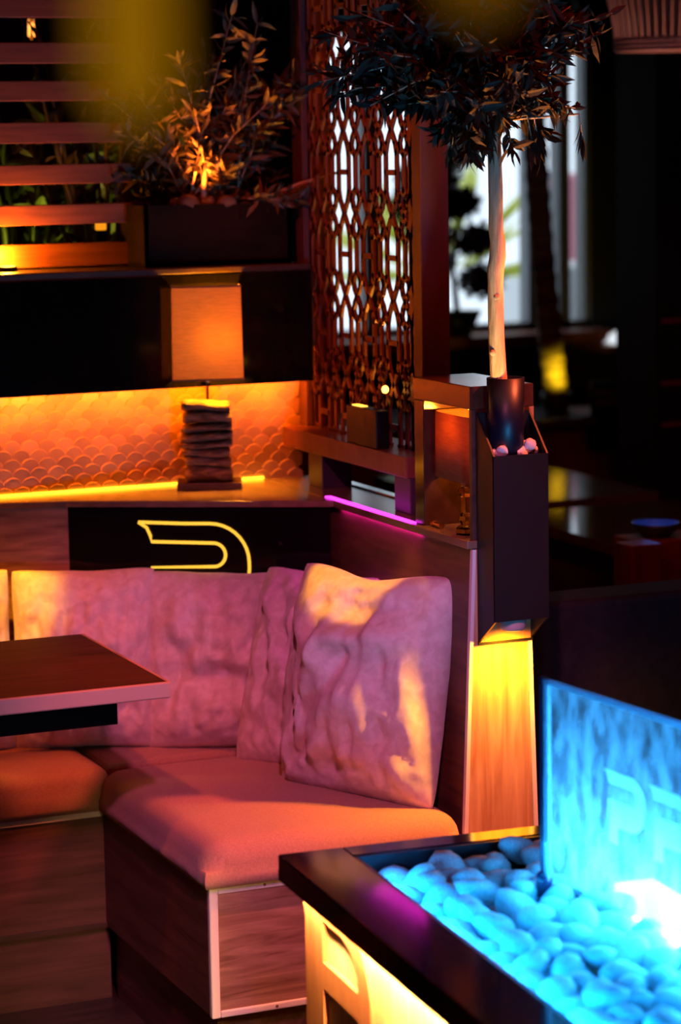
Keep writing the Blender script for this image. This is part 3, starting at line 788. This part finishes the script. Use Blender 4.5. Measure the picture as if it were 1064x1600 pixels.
for b in range(38):
    bx = rnd.uniform(1.96, 2.10); by = rnd.uniform(5.49, 5.55)
    a = Vector((bx, by, 1.645))
    ex = rnd.uniform(-1, 1)
    tip = Vector((2.02 + ex * 0.235, 5.51 + rnd.uniform(-0.12, 0.12), rnd.uniform(1.72, 2.12) - 0.10 * abs(ex)))
    mid = a.lerp(tip, 0.5) + Vector((-ex * 0.02, 0, 0.02))
    tw.tube([a, mid, tip], [0.0028, 0.0018, 0.0008], 6)
    for i in range(60):
        t = rnd.uniform(0.22, 1.0)
        p = (a.lerp(mid, t * 2) if t < 0.5 else mid.lerp(tip, t * 2 - 1))
        d = (tip - a).normalized() * 0.45 + rv(rnd) * 1.0
        add_leaf(V, F, p, d, rv(rnd), rnd.uniform(0.032, 0.058), rnd.uniform(0.011, 0.017), rnd.uniform(0, 0.5))
# low spray reaching right over the planter edge
for b in range(5):
    a = Vector((2.12, 5.46, 1.66)); tip = Vector((2.19 + 0.03 * b, 5.42 - 0.012 * b, 1.69 + 0.012 * b))
    tw.tube([a, a.lerp(tip, 0.5) + Vector((0, 0, 0.01)), tip], [0.003, 0.002, 0.001], 5)
    for i in range(9):
        p = a.lerp(tip, rnd.uniform(0.4, 1)); add_leaf(V, F, p, rv(rnd) + Vector((0.5, 0, 0)), rv(rnd), rnd.uniform(0.025, 0.04), 0.011, 0.3)
tw.tube([(2.012, 5.468, 1.645), (2.008, 5.468, 1.70), (2.015, 5.47, 1.76)], [0.0075, 0.0065, 0.005], 8)
leaves_obj('foliage', V, F, LEAFM, bu)
tw.build('stems', BARK, bu, True)
light('bush_uplight', 'SPOT', (1.99, 5.43, 1.705), (1.0, 0.18, 0.012), 12, (2.05, 5.50, 1.88), 0.02, spot=100, blend=0.9)

sl = thing('slat_screen', (1.4, 5.60, 1.53), 'horizontal wooden slat screen standing on the wall ledge', 'slat screen')
for (a, b) in ((1.540, 1.592), (1.634, 1.679), (1.724, 1.768), (1.815, 1.861), (1.908, 1.952), (1.990, 2.036), (2.09, 2.13)):
    soften(MB().box(0.62, 1.866, 5.552, 5.572, a - 0.006, b - 0.006).build('slat', SLATW, sl), 0.002)
MB().box(0.72, 0.76, 5.572, 5.60, 1.531, 2.2).build('post', SLATW, sl)
MB().box(1.40, 1.43, 5.572, 5.60, 1.531, 2.2).build('post', SLATW, sl)
lu = thing('ledge_uplight', (1.557, 5.51, 1.531), 'round uplight glowing on the ledge before the lowest slat', 'uplight')
uring = MB().lathe([(0.022, 0.0), (0.022, 0.008), (0.018, 0.010)], (1.557, 5.505, 1.531), 20).build('ring', BLACKM, lu, True)
MB().lathe([(0.016, 0.0), (0.016, 0.002)], (1.557, 5.505, 1.5405), 20).build('lens', emitter('ledge_lens', (1.0, 0.45, 0.03), 12), uring)
light('ledge_uplight_light', 'POINT', (1.557, 5.512, 1.562), (1.0, 0.30, 0.012), 5.0, size=0.012)
bl = thing('block_lantern', (1.822, 5.62, 1.53), 'small glowing amber block lantern behind the slats', 'lantern')
MB().box(1.806, 1.828, 5.625, 5.647, 1.531, 1.610).build('stand', BLACKM, bl)
soften(MB().box(1.806, 1.828, 5.625, 5.647, 1.610, 1.640).build('glow_block', emitter('lantern_amber', (1.0, 0.33, 0.01), 1.0), bl), 0.003)

# plants behind the slats
def frond_plant(name, label, loc, n, h, seed, m, wl=(0.10, 0.03), group=None, spread=0.5):
    t = thing(name, loc, label, 'plant', group)
    rnd = random.Random(seed); V, F = [], []; tw = MB(); a = Vector(loc)
    for i in range(n):
        ang = rnd.uniform(0, 2 * PI); s = rnd.uniform(0.1, spread)
        tip = a + Vector((math.cos(ang) * s * h * 0.6, math.sin(ang) * s * h * 0.4, h * rnd.uniform(0.6, 1.0)))
        mid = a.lerp(tip, 0.5) + Vector((0, 0, 0.06 * h))
        tw.tube([a, mid, tip], [0.008, 0.006, 0.002], 6)
        for k in range(7):
            tt = rnd.uniform(0.35, 1); p = a.lerp(mid, tt * 2) if tt < 0.5 else mid.lerp(tip, tt * 2 - 1)
            add_leaf(V, F, p, rv(rnd) + Vector((0, 0, 0.3)), rv(rnd), wl[0] * rnd.uniform(0.7, 1.3), wl[1], 0.4)
    leaves_obj('foliage', V, F, m, t)
    tw.build('stems', m, t, True)
    return t
frond_plant('leafy_plant', 'pale green plant behind the left end of the slats', (1.79, 6.15, 1.2), 9, 0.85, 5, LEAFG)
frond_plant('leafy_plant', 'pale green plant behind the slats nearer the bush', (1.96, 6.2, 1.2), 9, 0.8, 6, LEAFG)
frond_plant('leafy_plant', 'dim leafy plant behind the top slats', (1.90, 5.85, 1.2), 14, 0.95, 9, LEAFM, (0.07, 0.02), None, 0.7)
stand = MB().box(1.4, 2.2, 5.75, 6.4, 0.0, 1.2).build('plant_plinth', DARKWALL, None, False, (1.8, 6.1, 0)); tag(stand, 'dark plinth behind the slat screen carrying the plants', 'plinth')
light('plant_backlight', 'SPOT', (1.6, 6.0, 1.30), (0.70, 0.60, 0.08), 12, (1.85, 6.15, 1.75), 0.04, spot=80, blend=0.8)
fb = thing('filament_bulb', (1.85, 6.25, 2.06), 'small filament bulb hanging high behind the slats', 'bulb')
MB().tube([(1.85, 6.25, 2.13), (1.85, 6.25, 2.75)], 0.002, 6).build('cord', BLACKM, fb)
MB().lathe([(0.010, 0.0), (0.010, 0.03)], (1.85, 6.25, 2.115), 12).build('socket', BRASS, fb)
fglass = MB().lathe([(0.002, 0), (0.011, 0.012), (0.013, 0.03), (0.009, 0.05)], (1.85, 6.25, 2.066), 14).build('glass', glass_mat('bulb_glass', (1, 0.8, 0.5), 0.02), fb, True)
MB().tube([(1.845, 6.25, 2.075), (1.847, 6.25, 2.105), (1.853, 6.25, 2.105), (1.855, 6.25, 2.075)], 0.0022, 6).build('filament', emitter('filament', (1.0, 0.32, 0.06), 4), fglass)

# ================================================================== fire table
FT = thing('fire_table', (1.9, 3.4, 0), 'black rimmed fire table with lit wooden side in the right foreground', 'fire table')
rot = math.radians(4.0)
fo = Vector((1.528, 3.880, 0.0)); fx = Vector((math.cos(rot), -math.sin(rot), 0)); fy = Vector((-math.sin(rot), -math.cos(rot), 0))
FW, FL, FZ = 0.98, 1.30, 0.62
def FP(u, v, z): return fo + fx * u + fy * v + Vector((0, 0, z))
RL, RB = 0.115, 0.055
def fbox(mb, u0, u1, v0, v1, z0, z1, bev=0.0):
    c = FP((u0 + u1) / 2, (v0 + v1) / 2, (z0 + z1) / 2); return mb.obox(c, fx, -fy, u1 - u0, v1 - v0, z1 - z0, bev)
rim = MB()
fbox(rim, 0, RL, 0, FL, FZ - 0.028, FZ, 0.003); fbox(rim, FW - RL, FW, 0, FL, FZ - 0.028, FZ, 0.003)
fbox(rim, RL - 0.002, FW - RL + 0.002, 0, RB, FZ - 0.028, FZ, 0.003); fbox(rim, RL - 0.002, FW - RL + 0.002, FL - RB, FL, FZ - 0.028, FZ, 0.003)
fbox(rim, 0, 0.006, 0, FL, FZ - 0.044, FZ - 0.026); fbox(rim, 0.006, FW, 0, 0.006, FZ - 0.044, FZ - 0.026)
rim.build('rim', mat('rim_gloss', (0.005, 0.006, 0.014), 0.10, 0, 0.5), FT)
tray = MB()
fbox(tray, RL, FW - RL, RB, FL - RB, FZ - 0.085, FZ - 0.075)
fbox(tray, RL, RL + 0.006, RB, FL - RB, FZ - 0.085, FZ - 0.002); fbox(tray, FW - RL - 0.006, FW - RL, RB, FL - RB, FZ - 0.085, FZ - 0.002)
fbox(tray, RL, FW - RL, RB, RB + 0.006, FZ - 0.085, FZ - 0.002); fbox(tray, RL, FW - RL, FL - RB - 0.006, FL - RB, FZ - 0.085, FZ - 0.002)
tray.build('burner_tray', mat('tray_steel', (0.02, 0.022, 0.03), 0.3, 0.5), FT)
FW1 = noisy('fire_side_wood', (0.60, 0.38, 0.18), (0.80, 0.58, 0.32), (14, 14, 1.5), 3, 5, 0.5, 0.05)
side = MB()
fbox(side, 0.035, 0.055, 0.035, FL - 0.035, 0.04, FZ - 0.028); fbox(side, FW - 0.055, FW - 0.035, 0.035, FL - 0.035, 0.04, FZ - 0.028)
fbox(side, 0.055, FW - 0.055, 0.035, 0.055, 0.04, FZ - 0.028); fbox(side, 0.055, FW - 0.055, FL - 0.055, FL - 0.035, 0.04, FZ - 0.028)
side.build('side_panels', FW1, FT)
pm = MB(); fbox(pm, 0.08, FW - 0.08, 0.08, FL - 0.08, 0.0, 0.04); pm.build('plinth', BLACKM, FT)
# emblem in relief on the lit side
em = MB()
def EP(v, z, o=0.0): return FP(0.035 - o, v, z)
ou = [(0.045, 0.575), (0.26, 0.575)] + [(0.26 + 0.12 * math.sin(a * PI / 16), 0.455 + 0.12 * math.cos(a * PI / 16)) for a in range(1, 9)] + [(0.38, 0.10), (0.06, 0.10), (0.06, 0.53)]
def ring_prism(outer, holes, o0, o1):
    t = bmesh.new()
    edges = []
    for loop in [outer] + holes:
        vs = [t.verts.new(EP(v, z, o0)) for v, z in loop]
        for i in range(len(vs)): edges.append(t.edges.new((vs[i], vs[(i + 1) % len(vs)])))
    bmesh.ops.triangle_fill(t, use_beauty=True, edges=edges)
    r = bmesh.ops.extrude_face_region(t, geom=list(t.faces))
    for g in r['geom']:
        if isinstance(g, bmesh.types.BMVert): g.co += -fx * (o1 - o0)
    bmesh.ops.recalc_face_normals(t, faces=t.faces)
    return t
h1 = [(0.15, 0.545), (0.25, 0.545), (0.295, 0.53), (0.32, 0.50), (0.32, 0.475), (0.15, 0.475)]
h2 = [(0.15, 0.43), (0.32, 0.43), (0.32, 0.16), (0.15, 0.16)]
em.join(ring_prism(ou, [h1, h2], 0.0, 0.009))
em.build('emblem', noisy('emblem_wood', (0.42, 0.13, 0.05), (0.52, 0.18, 0.07), (12, 12, 2), 3, 3, 0.5), FT)
lm = MB(); fbox(lm, 0.010, 0.018, 0.03, FL - 0.03, FZ - 0.034, FZ - 0.0285); lm.build('rim_light', emitter('rim_led', (1.0, 0.60, 0.22), 760), FT)
bm_ = MB(); fbox(bm_, 0.43, 0.50, 0.40, 1.05, FZ - 0.03, FZ + 0.012, 0.004); bm_.build('burner_bar', emitter('burner_glow', (0.30, 0.85, 1.0), 7), FT)
# blue light from the burner, then two unseen fills added to brighten the stones
light('burner_light', 'AREA', tuple(FP(0.465, 0.66, FZ + 0.03)), (0.05, 0.42, 1.0), 17, tuple(FP(0.385, 0.66, FZ + 0.19)), 0.7, 0.03)
light('bed_led_left', 'AREA', tuple(FP(RL + 0.014, 0.66, FZ - 0.004)), (0.01, 0.36, 1.0), 3.0, tuple(FP(RL + 0.2, 0.66, FZ - 0.05)), 1.1, 0.008)
light('bed_led_right', 'AREA', tuple(FP(0.50, 0.66, FZ + 0.07)), (0.02, 0.40, 1.0), 6, tuple(FP(0.50, 0.66, FZ - 0.1)), 0.4, 0.7)

# stones of the fire bed
FS = [rock_mesh('fire_stone', 20 + i, STONEM, 2, 0.30) for i in range(6)]
rnd = random.Random(4)
spots = []
tries = 0
while len(spots) < 240 and tries < 60000:
    tries += 1
    u = rnd.uniform(RL + 0.028, FW - RL - 0.03); v = rnd.uniform(RB + 0.030, FL - RB - 0.03)
    if 0.415 < u < 0.515 and 0.385 < v < 1.065: continue
    r = rnd.uniform(0.025, 0.037)
    if all((u - a) ** 2 + (v - b) ** 2 > (0.72 * (r + c)) ** 2 for a, b, c in spots): spots.append((u, v, r))
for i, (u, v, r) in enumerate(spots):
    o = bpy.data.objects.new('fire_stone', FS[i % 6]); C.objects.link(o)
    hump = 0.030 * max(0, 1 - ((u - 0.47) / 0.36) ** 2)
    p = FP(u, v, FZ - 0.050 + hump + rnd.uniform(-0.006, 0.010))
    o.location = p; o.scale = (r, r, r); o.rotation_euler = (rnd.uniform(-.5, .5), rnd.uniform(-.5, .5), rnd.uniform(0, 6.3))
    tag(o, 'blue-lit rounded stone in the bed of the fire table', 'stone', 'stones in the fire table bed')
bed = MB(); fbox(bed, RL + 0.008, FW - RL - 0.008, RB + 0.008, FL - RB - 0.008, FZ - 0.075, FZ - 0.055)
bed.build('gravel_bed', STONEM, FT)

# glass guard
gs = thing('glass_guard', (1.86, 3.3, 0.62), 'frosted glass wind guard glowing blue on the fire table', 'glass guard')
g0 = Vector((1.8475, 3.525, 0.0)); gd = Vector((0.082, -0.9966, 0)).normalized(); gn = Vector((gd.y, -gd.x, 0))
def frost(name):
    m = bpy.data.materials.new(name); m.use_nodes = True
    nt = m.node_tree; N = nt.nodes; L = nt.links; N.remove(N['Principled BSDF'])
    tc = N.new('ShaderNodeTexCoord'); mp = N.new('ShaderNodeMapping'); mp.inputs['Scale'].default_value = (22, 22, 9)
    nz = N.new('ShaderNodeTexNoise'); nz.inputs['Scale'].default_value = 2.0; nz.inputs['Detail'].default_value = 7
    cr = N.new('ShaderNodeValToRGB'); cr.color_ramp.elements[0].position = 0.38; cr.color_ramp.elements[1].position = 0.68
    cr.color_ramp.elements[0].color = (0.06, 0.06, 0.06, 1); cr.color_ramp.elements[1].color = (0.45, 0.45, 0.45, 1)
    L.new(tc.outputs['Object'], mp.inputs['Vector']); L.new(mp.outputs['Vector'], nz.inputs['Vector']); L.new(nz.outputs['Fac'], cr.inputs['Fac'])
    t = N.new('ShaderNodeBsdfTransparent'); t.inputs['Color'].default_value = (0.82, 0.92, 1.0, 1)
    d = N.new('ShaderNodeBsdfDiffuse'); tl = N.new('ShaderNodeBsdfTranslucent')
    for x in (d, tl): x.inputs['Color'].default_value = (0.80, 0.92, 0.95, 1)
    m1 = N.new('ShaderNodeMixShader'); m1.inputs['Fac'].default_value = 0.5
    L.new(d.outputs[0], m1.inputs[1]); L.new(tl.outputs[0], m1.inputs[2])
    m2 = N.new('ShaderNodeMixShader'); L.new(cr.outputs['Color'], m2.inputs['Fac'])
    L.new(t.outputs[0], m2.inputs[1]); L.new(m1.outputs[0], m2.inputs[2])
    L.new(m2.outputs[0], N['Material Output'].inputs['Surface'])
    return m
c = g0 + gd * 0.36 + Vector((0, 0, 0.795))
MB().obox(c, gd, gn, 0.72, 0.006, 0.318).build('pane', frost('frosted_pane'), gs)
GE = shade_mat('polished_edge', (0.75, 0.92, 1.0), 0.5)
eb = MB(); eb.obox(g0 + gd * 0.008 + Vector((0, 0, 0.795)), gd, gn, 0.010, 0.0075, 0.322, 0.001); eb.obox(g0 + gd * 0.36 + Vector((0, 0, 0.952)), gd, gn, 0.72, 0.0075, 0.008, 0.001)
eb.build('polished_edge', GE, gs)
MB().tube([g0 - gd * 0.006 + Vector((0, 0, 0.60)), g0 - gd * 0.006 + Vector((0, 0, 0.958))], 0.0055, 10).build('corner_post', mat('post_blue_black', (0.01, 0.02, 0.06), 0.25), gs)
MB().lathe([(0.013, 0), (0.013, 0.035), (0.009, 0.04)], tuple(g0 - gd * 0.004 + Vector((0, 0, 0.60))), 16).build('post_foot', MATS['post_blue_black'], gs, True)
LG = shade_mat('etched_letter', (0.97, 0.99, 1.0), 0.6)
lg = MB()
def GP(s_, z, o=-0.0036): return g0 + gd * s_ - gn * o + Vector((0, 0, z))
def letter_face(s0, ztop, sc_):
    lo = letter_outline(sc_)
    t = bmesh.new()
    vs = [t.verts.new(GP(s0 + u, ztop + w_)) for u, w_ in lo]
    es = [t.edges.new((vs[i], vs[(i + 1) % len(vs)])) for i in range(len(vs))]
    bmesh.ops.triangle_fill(t, use_beauty=True, edges=es)
    lg.join(t)
letter_face(0.172, 0.848, 0.46); letter_face(0.292, 0.848, 0.46); letter_face(0.412, 0.848, 0.46)
lg.build('etched_letters', LG, gs)

# ================================================================== right-hand side and far room
BLK = thing('booth_back', (2.95, 4.75, 0), 'long black upholstered booth back behind the fire table', 'booth')
soften(MB().box(2.44, 4.2, 4.66, 4.80, 0.0, 0.842).build('back_board', BLACKF, BLK), 0.015, 3)
soften(MB().box(2.44, 4.2, 4.30, 4.66, 0.0, 0.45).build('seat_block', BLACKF, BLK), 0.02, 3)

def table(label, poly, z, th, mtop, legs, group):
    cx = sum(p[0] for p in poly) / 4; cy = sum(p[1] for p in poly) / 4
    t = thing('side_table', (cx, cy, 0), label, 'table', group)
    soften(MB().prism([(x, y, z - th) for x, y in poly], (0, 0, th)).build('table_top', mtop, t), 0.003)
    ap = MB(); q = [(cx + (x - cx) * 0.93, cy + (y - cy) * 0.93) for x, y in poly]
    ap.prism([(x, y, z - th - 0.06) for x, y in q], (0, 0, 0.06)); ap.build('apron', BLACKM, t)
    for i in legs:
        x, y = q[i]; x += (cx - x) * 0.12; y += (cy - y) * 0.12
        MB().box(x - 0.03, x + 0.03, y - 0.03, y + 0.03, 0, z - th - 0.06).build('leg', BLACKM, t)
    return t
GT = noisy('glossy_table', (0.07, 0.045, 0.04), (0.12, 0.08, 0.07), (3, 12, 12), 3, 4, 0.06)
GT1 = noisy('satin_table', (0.12, 0.085, 0.08), (0.18, 0.13, 0.12), (3, 12, 12), 3, 4, 0.12)
table('farther glossy dark table in the room behind the planter', [(3.25, 6.58), (3.85, 6.60), (3.85, 7.38), (3.25, 7.36)], 0.75, 0.03, GT1, (0, 1), 'glossy tables in the next room')
table('nearer glossy dark table with a lit red edge behind the planter', [(3.235, 5.742), (3.80, 5.742), (3.80, 6.44), (3.235, 6.44)], 0.75, 0.03, GT, (0, 1, 2, 3), 'glossy tables in the next room')
tag(soften(MB().box(2.55, 3.15, 6.85, 7.05, 0.0, 0.62).build('bench_block', REDW, None, False, (2.85, 6.95, 0)), 0.01), 'low red wood bench block seen below the nearer glossy table', 'bench')
tag(soften(MB().box(2.945, 3.032, 5.18, 5.26, 0.0, 0.852).build('wood_post', REDW, None, False, (2.99, 5.22, 0)), 0.004), 'short square red wood post right of the glossy tables', 'post')
tag(soften(MB().box(3.032, 3.5, 5.28, 5.42, 0.0, 0.84).build('low_partition', REDW, None, False, (3.2, 5.33, 0)), 0.004), 'low red wood partition beside the short square post', 'partition')
fb2 = thing('glow_bowl', (3.11, 5.35, 0.84), 'small dark bowl glowing faintly blue on the low red partition', 'bowl')
MB().lathe([(0.03, 0.0), (0.055, 0.02), (0.06, 0.035), (0.056, 0.035), (0.03, 0.012)], (3.11, 5.35, 0.84), 20).build('bowl', mat('bowl_blue', (0.05, 0.12, 0.28), 0.4), fb2, True)
light('far_blue_glow', 'POINT', (3.11, 5.345, 0.90), (0.05, 0.25, 1.0), 0.10, size=0.03)  # bowl and this light are added to give a soft blue glow
# dark counter run under the window with ledge, card and palm
cr_ = thing('back_counter', (3.9, 8.3, 0), 'long dark wood counter with a shiny edge below the far window', 'counter')
MB().box(3.0, 4.75, 8.05, 8.6, 0.0, 0.785).build('body', REDW, cr_)
soften(MB().box(3.0, 4.41, 8.0, 8.62, 0.785, 0.815).build('top', mat('counter_top', (0.14, 0.12, 0.13), 0.16), cr_), 0.004)
sg = thing('card_sign', (4.445, 8.0, 0.815), 'small dark card with two pale lines standing by the counter end', 'sign')
soften(MB().box(4.385, 4.505, 7.995, 8.006, 0.815, 0.94).build('card', BLACKM, sg), 0.002)
tx = MB()
for zz, xs in ((0.888, (4.410, 4.430, 4.450, 4.470)), (0.852, (4.412, 4.433, 4.454, 4.475))):
    for x in xs:
        tx.box(x - 0.008, x - 0.004, 7.9935, 7.995, zz, zz + 0.024); tx.box(x + 0.003, x + 0.007, 7.9935, 7.995, zz, zz + 0.024); tx.box(x - 0.004, x + 0.003, 7.9935, 7.995, zz + 0.010, zz + 0.014)
tx.build('lettering', mat('card_letters', (0.75, 0.72, 0.72), 0.6), sg)
MB().box(4.39, 4.50, 8.006, 8.05, 0.70, 0.815).build('bracket', BLACKM, sg)
pa = thing('palm', (4.35, 8.2, 0.83), 'leaning palm trunk lit yellow at its foot before the window', 'palm')
pp = []; pr_ = []
for i in range(40):
    t = i / 39; z = 0.890 + t * 1.45
    pp.append((4.352 - 0.092 * t ** 0.9 - 0.02 * math.sin(t * 3), 8.2, z)); pr_.append(0.042 + 0.006 * (i % 2) - 0.006 * t + 0.006 * max(0, t - 0.4))
MB().tube(pp, pr_, 16).build('trunk', PALMB, pa, True)
V, F = [], []; rnd = random.Random(31); fr_ = MB()
for b in range(16):
    a = Vector(pp[-1]); ang = 2 * PI * b / 16 + rnd.uniform(-.2, .2)
    tip = a + Vector((math.cos(ang) * 0.4, math.sin(ang) * 0.4, rnd.uniform(-0.1, 0.3))); mid = a.lerp(tip, 0.5) + Vector((0, 0, 0.18))
    fr_.tube([a, mid, tip], [0.008, 0.005, 0.002], 5)
    for k in range(26):
        t = 0.2 + 0.8 * k / 25; p = a.lerp(mid, t * 2) if t < 0.5 else mid.lerp(tip, t * 2 - 1)
        for s_ in (-1, 1): add_leaf(V, F, p, (tip - a).normalized() + Vector((-math.sin(ang), math.cos(ang), -0.3)) * s_ * 0.9, Vector((0, 0, 1)).cross(tip - a), 0.16, 0.016, 0.5)
leaves_obj('fronds', V, F, LEAFD, pa); fr_.build('midribs', LEAFD, pa, True)
tag(MB().lathe([(0.045, 0), (0.055, 0.075), (0.050, 0.075), (0.045, 0.06)], (4.352, 8.2, 0.815), 24).build('palm_pot', mat('palm_pot_dark', (0.05, 0.02, 0.02), 0.5), None, True, (4.352, 8.2, 0.815)), 'dark round pot at the foot of the leaning palm', 'pot')
light('palm_uplight', 'SPOT', (4.30, 8.03, 0.93), (1.0, 0.72, 0.02), 4.5, (4.352, 8.18, 0.975), 0.02, spot=60, blend=0.9)
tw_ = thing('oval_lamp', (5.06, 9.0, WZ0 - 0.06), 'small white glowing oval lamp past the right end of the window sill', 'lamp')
MB().lathe([(0.02, 0.0), (0.05, 0.008), (0.058, 0.025), (0.05, 0.042), (0.02, 0.05)], (5.05, 9.0, WZ0 - 0.06), 24, 1.0, 0.8).build('globe', emitter('opal_glow', (0.85, 0.93, 1.0), 0.95), tw_, True)  # glowing body added to imitate a bright oval highlight
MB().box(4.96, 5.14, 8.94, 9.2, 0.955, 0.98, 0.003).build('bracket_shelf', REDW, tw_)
# topiary in front of the window
to = thing('topiary', (4.36, 8.98, WZ0), 'dark clipped topiary plant in a pot on the far window sill', 'plant')
MB().lathe([(0.055, 0.0), (0.10, 0.10), (0.095, 0.10), (0.085, 0.085)], (4.36, 9.03, WZ0), 20, 1.0, 0.75).build('pot', BLACKM, to, True)
MB().tube([(4.36, 9.03, WZ0 + 0.08), (4.34, 9.03, 1.3), (4.37, 9.03, 1.5), (4.33, 9.03, 1.75)], [0.014, 0.012, 0.010, 0.006], 8).build('trunk', BARK, to, True)
V, F = [], []
for (x, z, r) in ((4.46, 1.255, 0.085), (4.44, 1.41, 0.085), (4.25, 1.33, 0.08), (4.29, 1.55, 0.10), (4.38, 1.56, 0.07), (4.20, 1.66, 0.09), (4.33, 1.78, 0.12), (4.22, 1.48, 0.09), (4.26, 1.42, 0.09), (4.17, 1.56, 0.09), (4.28, 1.68, 0.10)):
    for i in range(650):
        q = rv(rnd); p = Vector((x + q.x * r, 9.03 + q.y * r * 0.8, z + q.z * r * 0.75)); add_leaf(V, F, p, rv(rnd), rv(rnd), 0.038, 0.012, 0.2)
leaves_obj('foliage', V, F, LEAFD, to)
# outside
og = struct(MB().box(1.0, 9.0, 9.4, 16.0, -0.2, -0.05).build('ground_outside', mat('terrace', (0.55, 0.55, 0.56), 0.8)))
for i, (x, y, z, n_, h, sd) in enumerate(((4.85, 10.0, 0.4, 14, 1.35, 51), (5.35, 10.6, 0.3, 12, 1.5, 52))):
    pass
yp = thing('outdoor_palm', (4.8, 10.2, -0.05), 'yellow green fan palm growing outside the far window', 'palm')
V, F = [], []; fr_ = MB()
fr_.tube([(4.76, 10.2, -0.05), (4.80, 10.2, 0.8), (4.83, 10.2, 1.2)], [0.06, 0.05, 0.04], 10)
a = Vector((4.83, 10.2, 1.2))
for b in range(11):
    ang = PI * (0.02 + 0.96 * b / 10)
    tip = a + Vector((math.cos(ang) * 0.42, -0.1 + 0.2 * (b % 2), math.sin(ang) * 0.48))
    for k in range(5):
        add_leaf(V, F, a.lerp(tip, 0.25 + 0.1 * k), (tip - a) + rv(rnd) * 0.08, Vector((0, 1, 0.2)).cross(tip - a), 0.32, 0.035, 0.1)
YG = shade_mat('sunlit_frond', (0.88, 0.92, 0.26), 0.65)
leaves_obj('fronds', V, F, YG, yp); fr_.build('stems', PALMB, yp, True)
tag(soften(MB().box(6.15, 6.8, 11.4, 11.9, -0.05, 1.62).build('pink_kiosk', mat('pink_paint', (0.62, 0.20, 0.26), 0.6), None, False, (6.45, 11.65, -0.05)), 0.02), 'pink painted kiosk standing outside the right window pane', 'kiosk')
wv_ = thing('white_planter', (5.8, 10.6, -0.05), 'white masonry block outside the right window pane', 'planter')
soften(MB().box(5.45, 6.3, 10.5, 10.9, -0.05, 1.22).build('block', WHITEM, wv_), 0.02); MB().box(5.71, 5.78, 10.49, 10.5, 1.04, 1.13).build('vent', BLACKM, wv_)
# dark bar cabinet at the right
dc = thing('bar_cabinet', (4.7, 7.05, 0), 'tall black bar cabinet closing the right side of the room', 'cabinet')
MB().box(4.04, 5.6, 6.95, 7.20, 0.0, 2.45).build('carcass', mat('cabinet_black', (0.010, 0.007, 0.008), 0.5), dc)
for zz in (1.225, 1.03, 0.90):
    MB().box(4.06, 5.2, 6.935, 6.95, zz, zz + 0.012).build('shelf_edge', REDW, dc)
cl = MB()
for x in (4.13, 4.165): cl.box(x, x + 0.007, 6.947, 6.95, 1.955, 1.995)
cl.box(4.13, 4.172, 6.947, 6.95, 1.972, 1.978)
cl.box(4.185, 4.19, 6.947, 6.95, 1.955, 1.995); cl.obox((4.199, 6.9485, 1.985), (1, 0, 1), (0, 1, 0), 0.024, 0.003, 0.005); cl.obox((4.199, 6.9485, 1.965), (1, 0, -1), (0, 1, 0), 0.024, 0.003, 0.005)
cl.build('lettering', mat('faint_letters', (0.10, 0.09, 0.16), 0.5), dc)
# wicker pendants
def wicker(label, c, r0, r1, h):
    t = thing('wicker_pendant', c, label, 'pendant lamp', 'wicker pendants')
    c = Vector(c); mb = MB()
    for i in range(44):
        a = 2 * PI * i / 44
        pts = []
        for k in range(7):
            q = k / 6; r = r0 + (r1 - r0) * q ** 1.6
            pts.append(c + Vector((math.cos(a) * r, math.sin(a) * r, h * q)))
        mb.tube(pts, 0.0022, 5)
    mb.build('ribs', WICKER, t)
    hb = MB()
    for zz, r in ((0.0, r0), (0.012, r0), (0.024, r0 * 1.01), (h, r1)): hb.tube([c + Vector((math.cos(2 * PI * j / 40) * r, math.sin(2 * PI * j / 40) * r, zz)) for j in range(40)], 0.006, 6, closed=True)
    hb.build('hoops', WICKER, t)
    MB().tube([c + Vector((0, 0, h - 0.02)), (c.x, c.y, 2.75)], 0.004, 6).build('cord', BLACKM, t)
    ca = MB(); ca.tube([c + Vector((-r1, 0, h)), c + Vector((r1, 0, h))], 0.004, 5); ca.build('crossbar', WICKER, t)
wicker('wicker pendant shade at the top right corner before the black cabinet', (3.53, 6.0, 2.03), 0.145, 0.22, 0.30)
wicker('pink lit wicker pendant shade just showing at the top edge over the tree', (2.81, 6.0, 2.155), 0.125, 0.20, 0.28)
light('pendant_bulb', 'POINT', (3.53, 6.0, 2.10), (1.0, 0.42, 0.30), 1.0, size=0.03)  # point light added inside the shade to brighten wicker and tables
light('pendant_pink', 'POINT', (2.6, 5.3, 2.3), (1.0, 0.10, 0.06), 0.9, size=0.03)

# slim amber tube bulbs added near the viewer to make soft yellow glows
for i, (x, y, zb) in enumerate(((0.262, 0.775, 1.806), (0.362, 0.732, 1.838))):
    t = thing('tube_bulb', (x, y, zb), ['slim amber tube bulb hanging close by over the slats, blurred', 'slim amber tube bulb hanging close by over the tree, blurred'][i], 'bulb', 'close hanging amber tube bulbs')
    MB().lathe([(0.002, 0), (0.009, 0.006), (0.013, 0.016), (0.013, 0.085), (0.008, 0.095)], (x, y, zb), 16).build('glass', emitter(['amber_dim', 'amber_dimmer'][i], (1.0, 0.42, 0.004), [0.22, 0.12][i]), t, True)
    MB().lathe([(0.008, 0), (0.008, 0.04)], (x, y, zb + 0.095), 12).build('socket', BRASS, t)
    MB().tube([(x, y, zb + 0.135), (x, y, 2.75)], 0.0015, 6).build('cord', BLACKM, t)
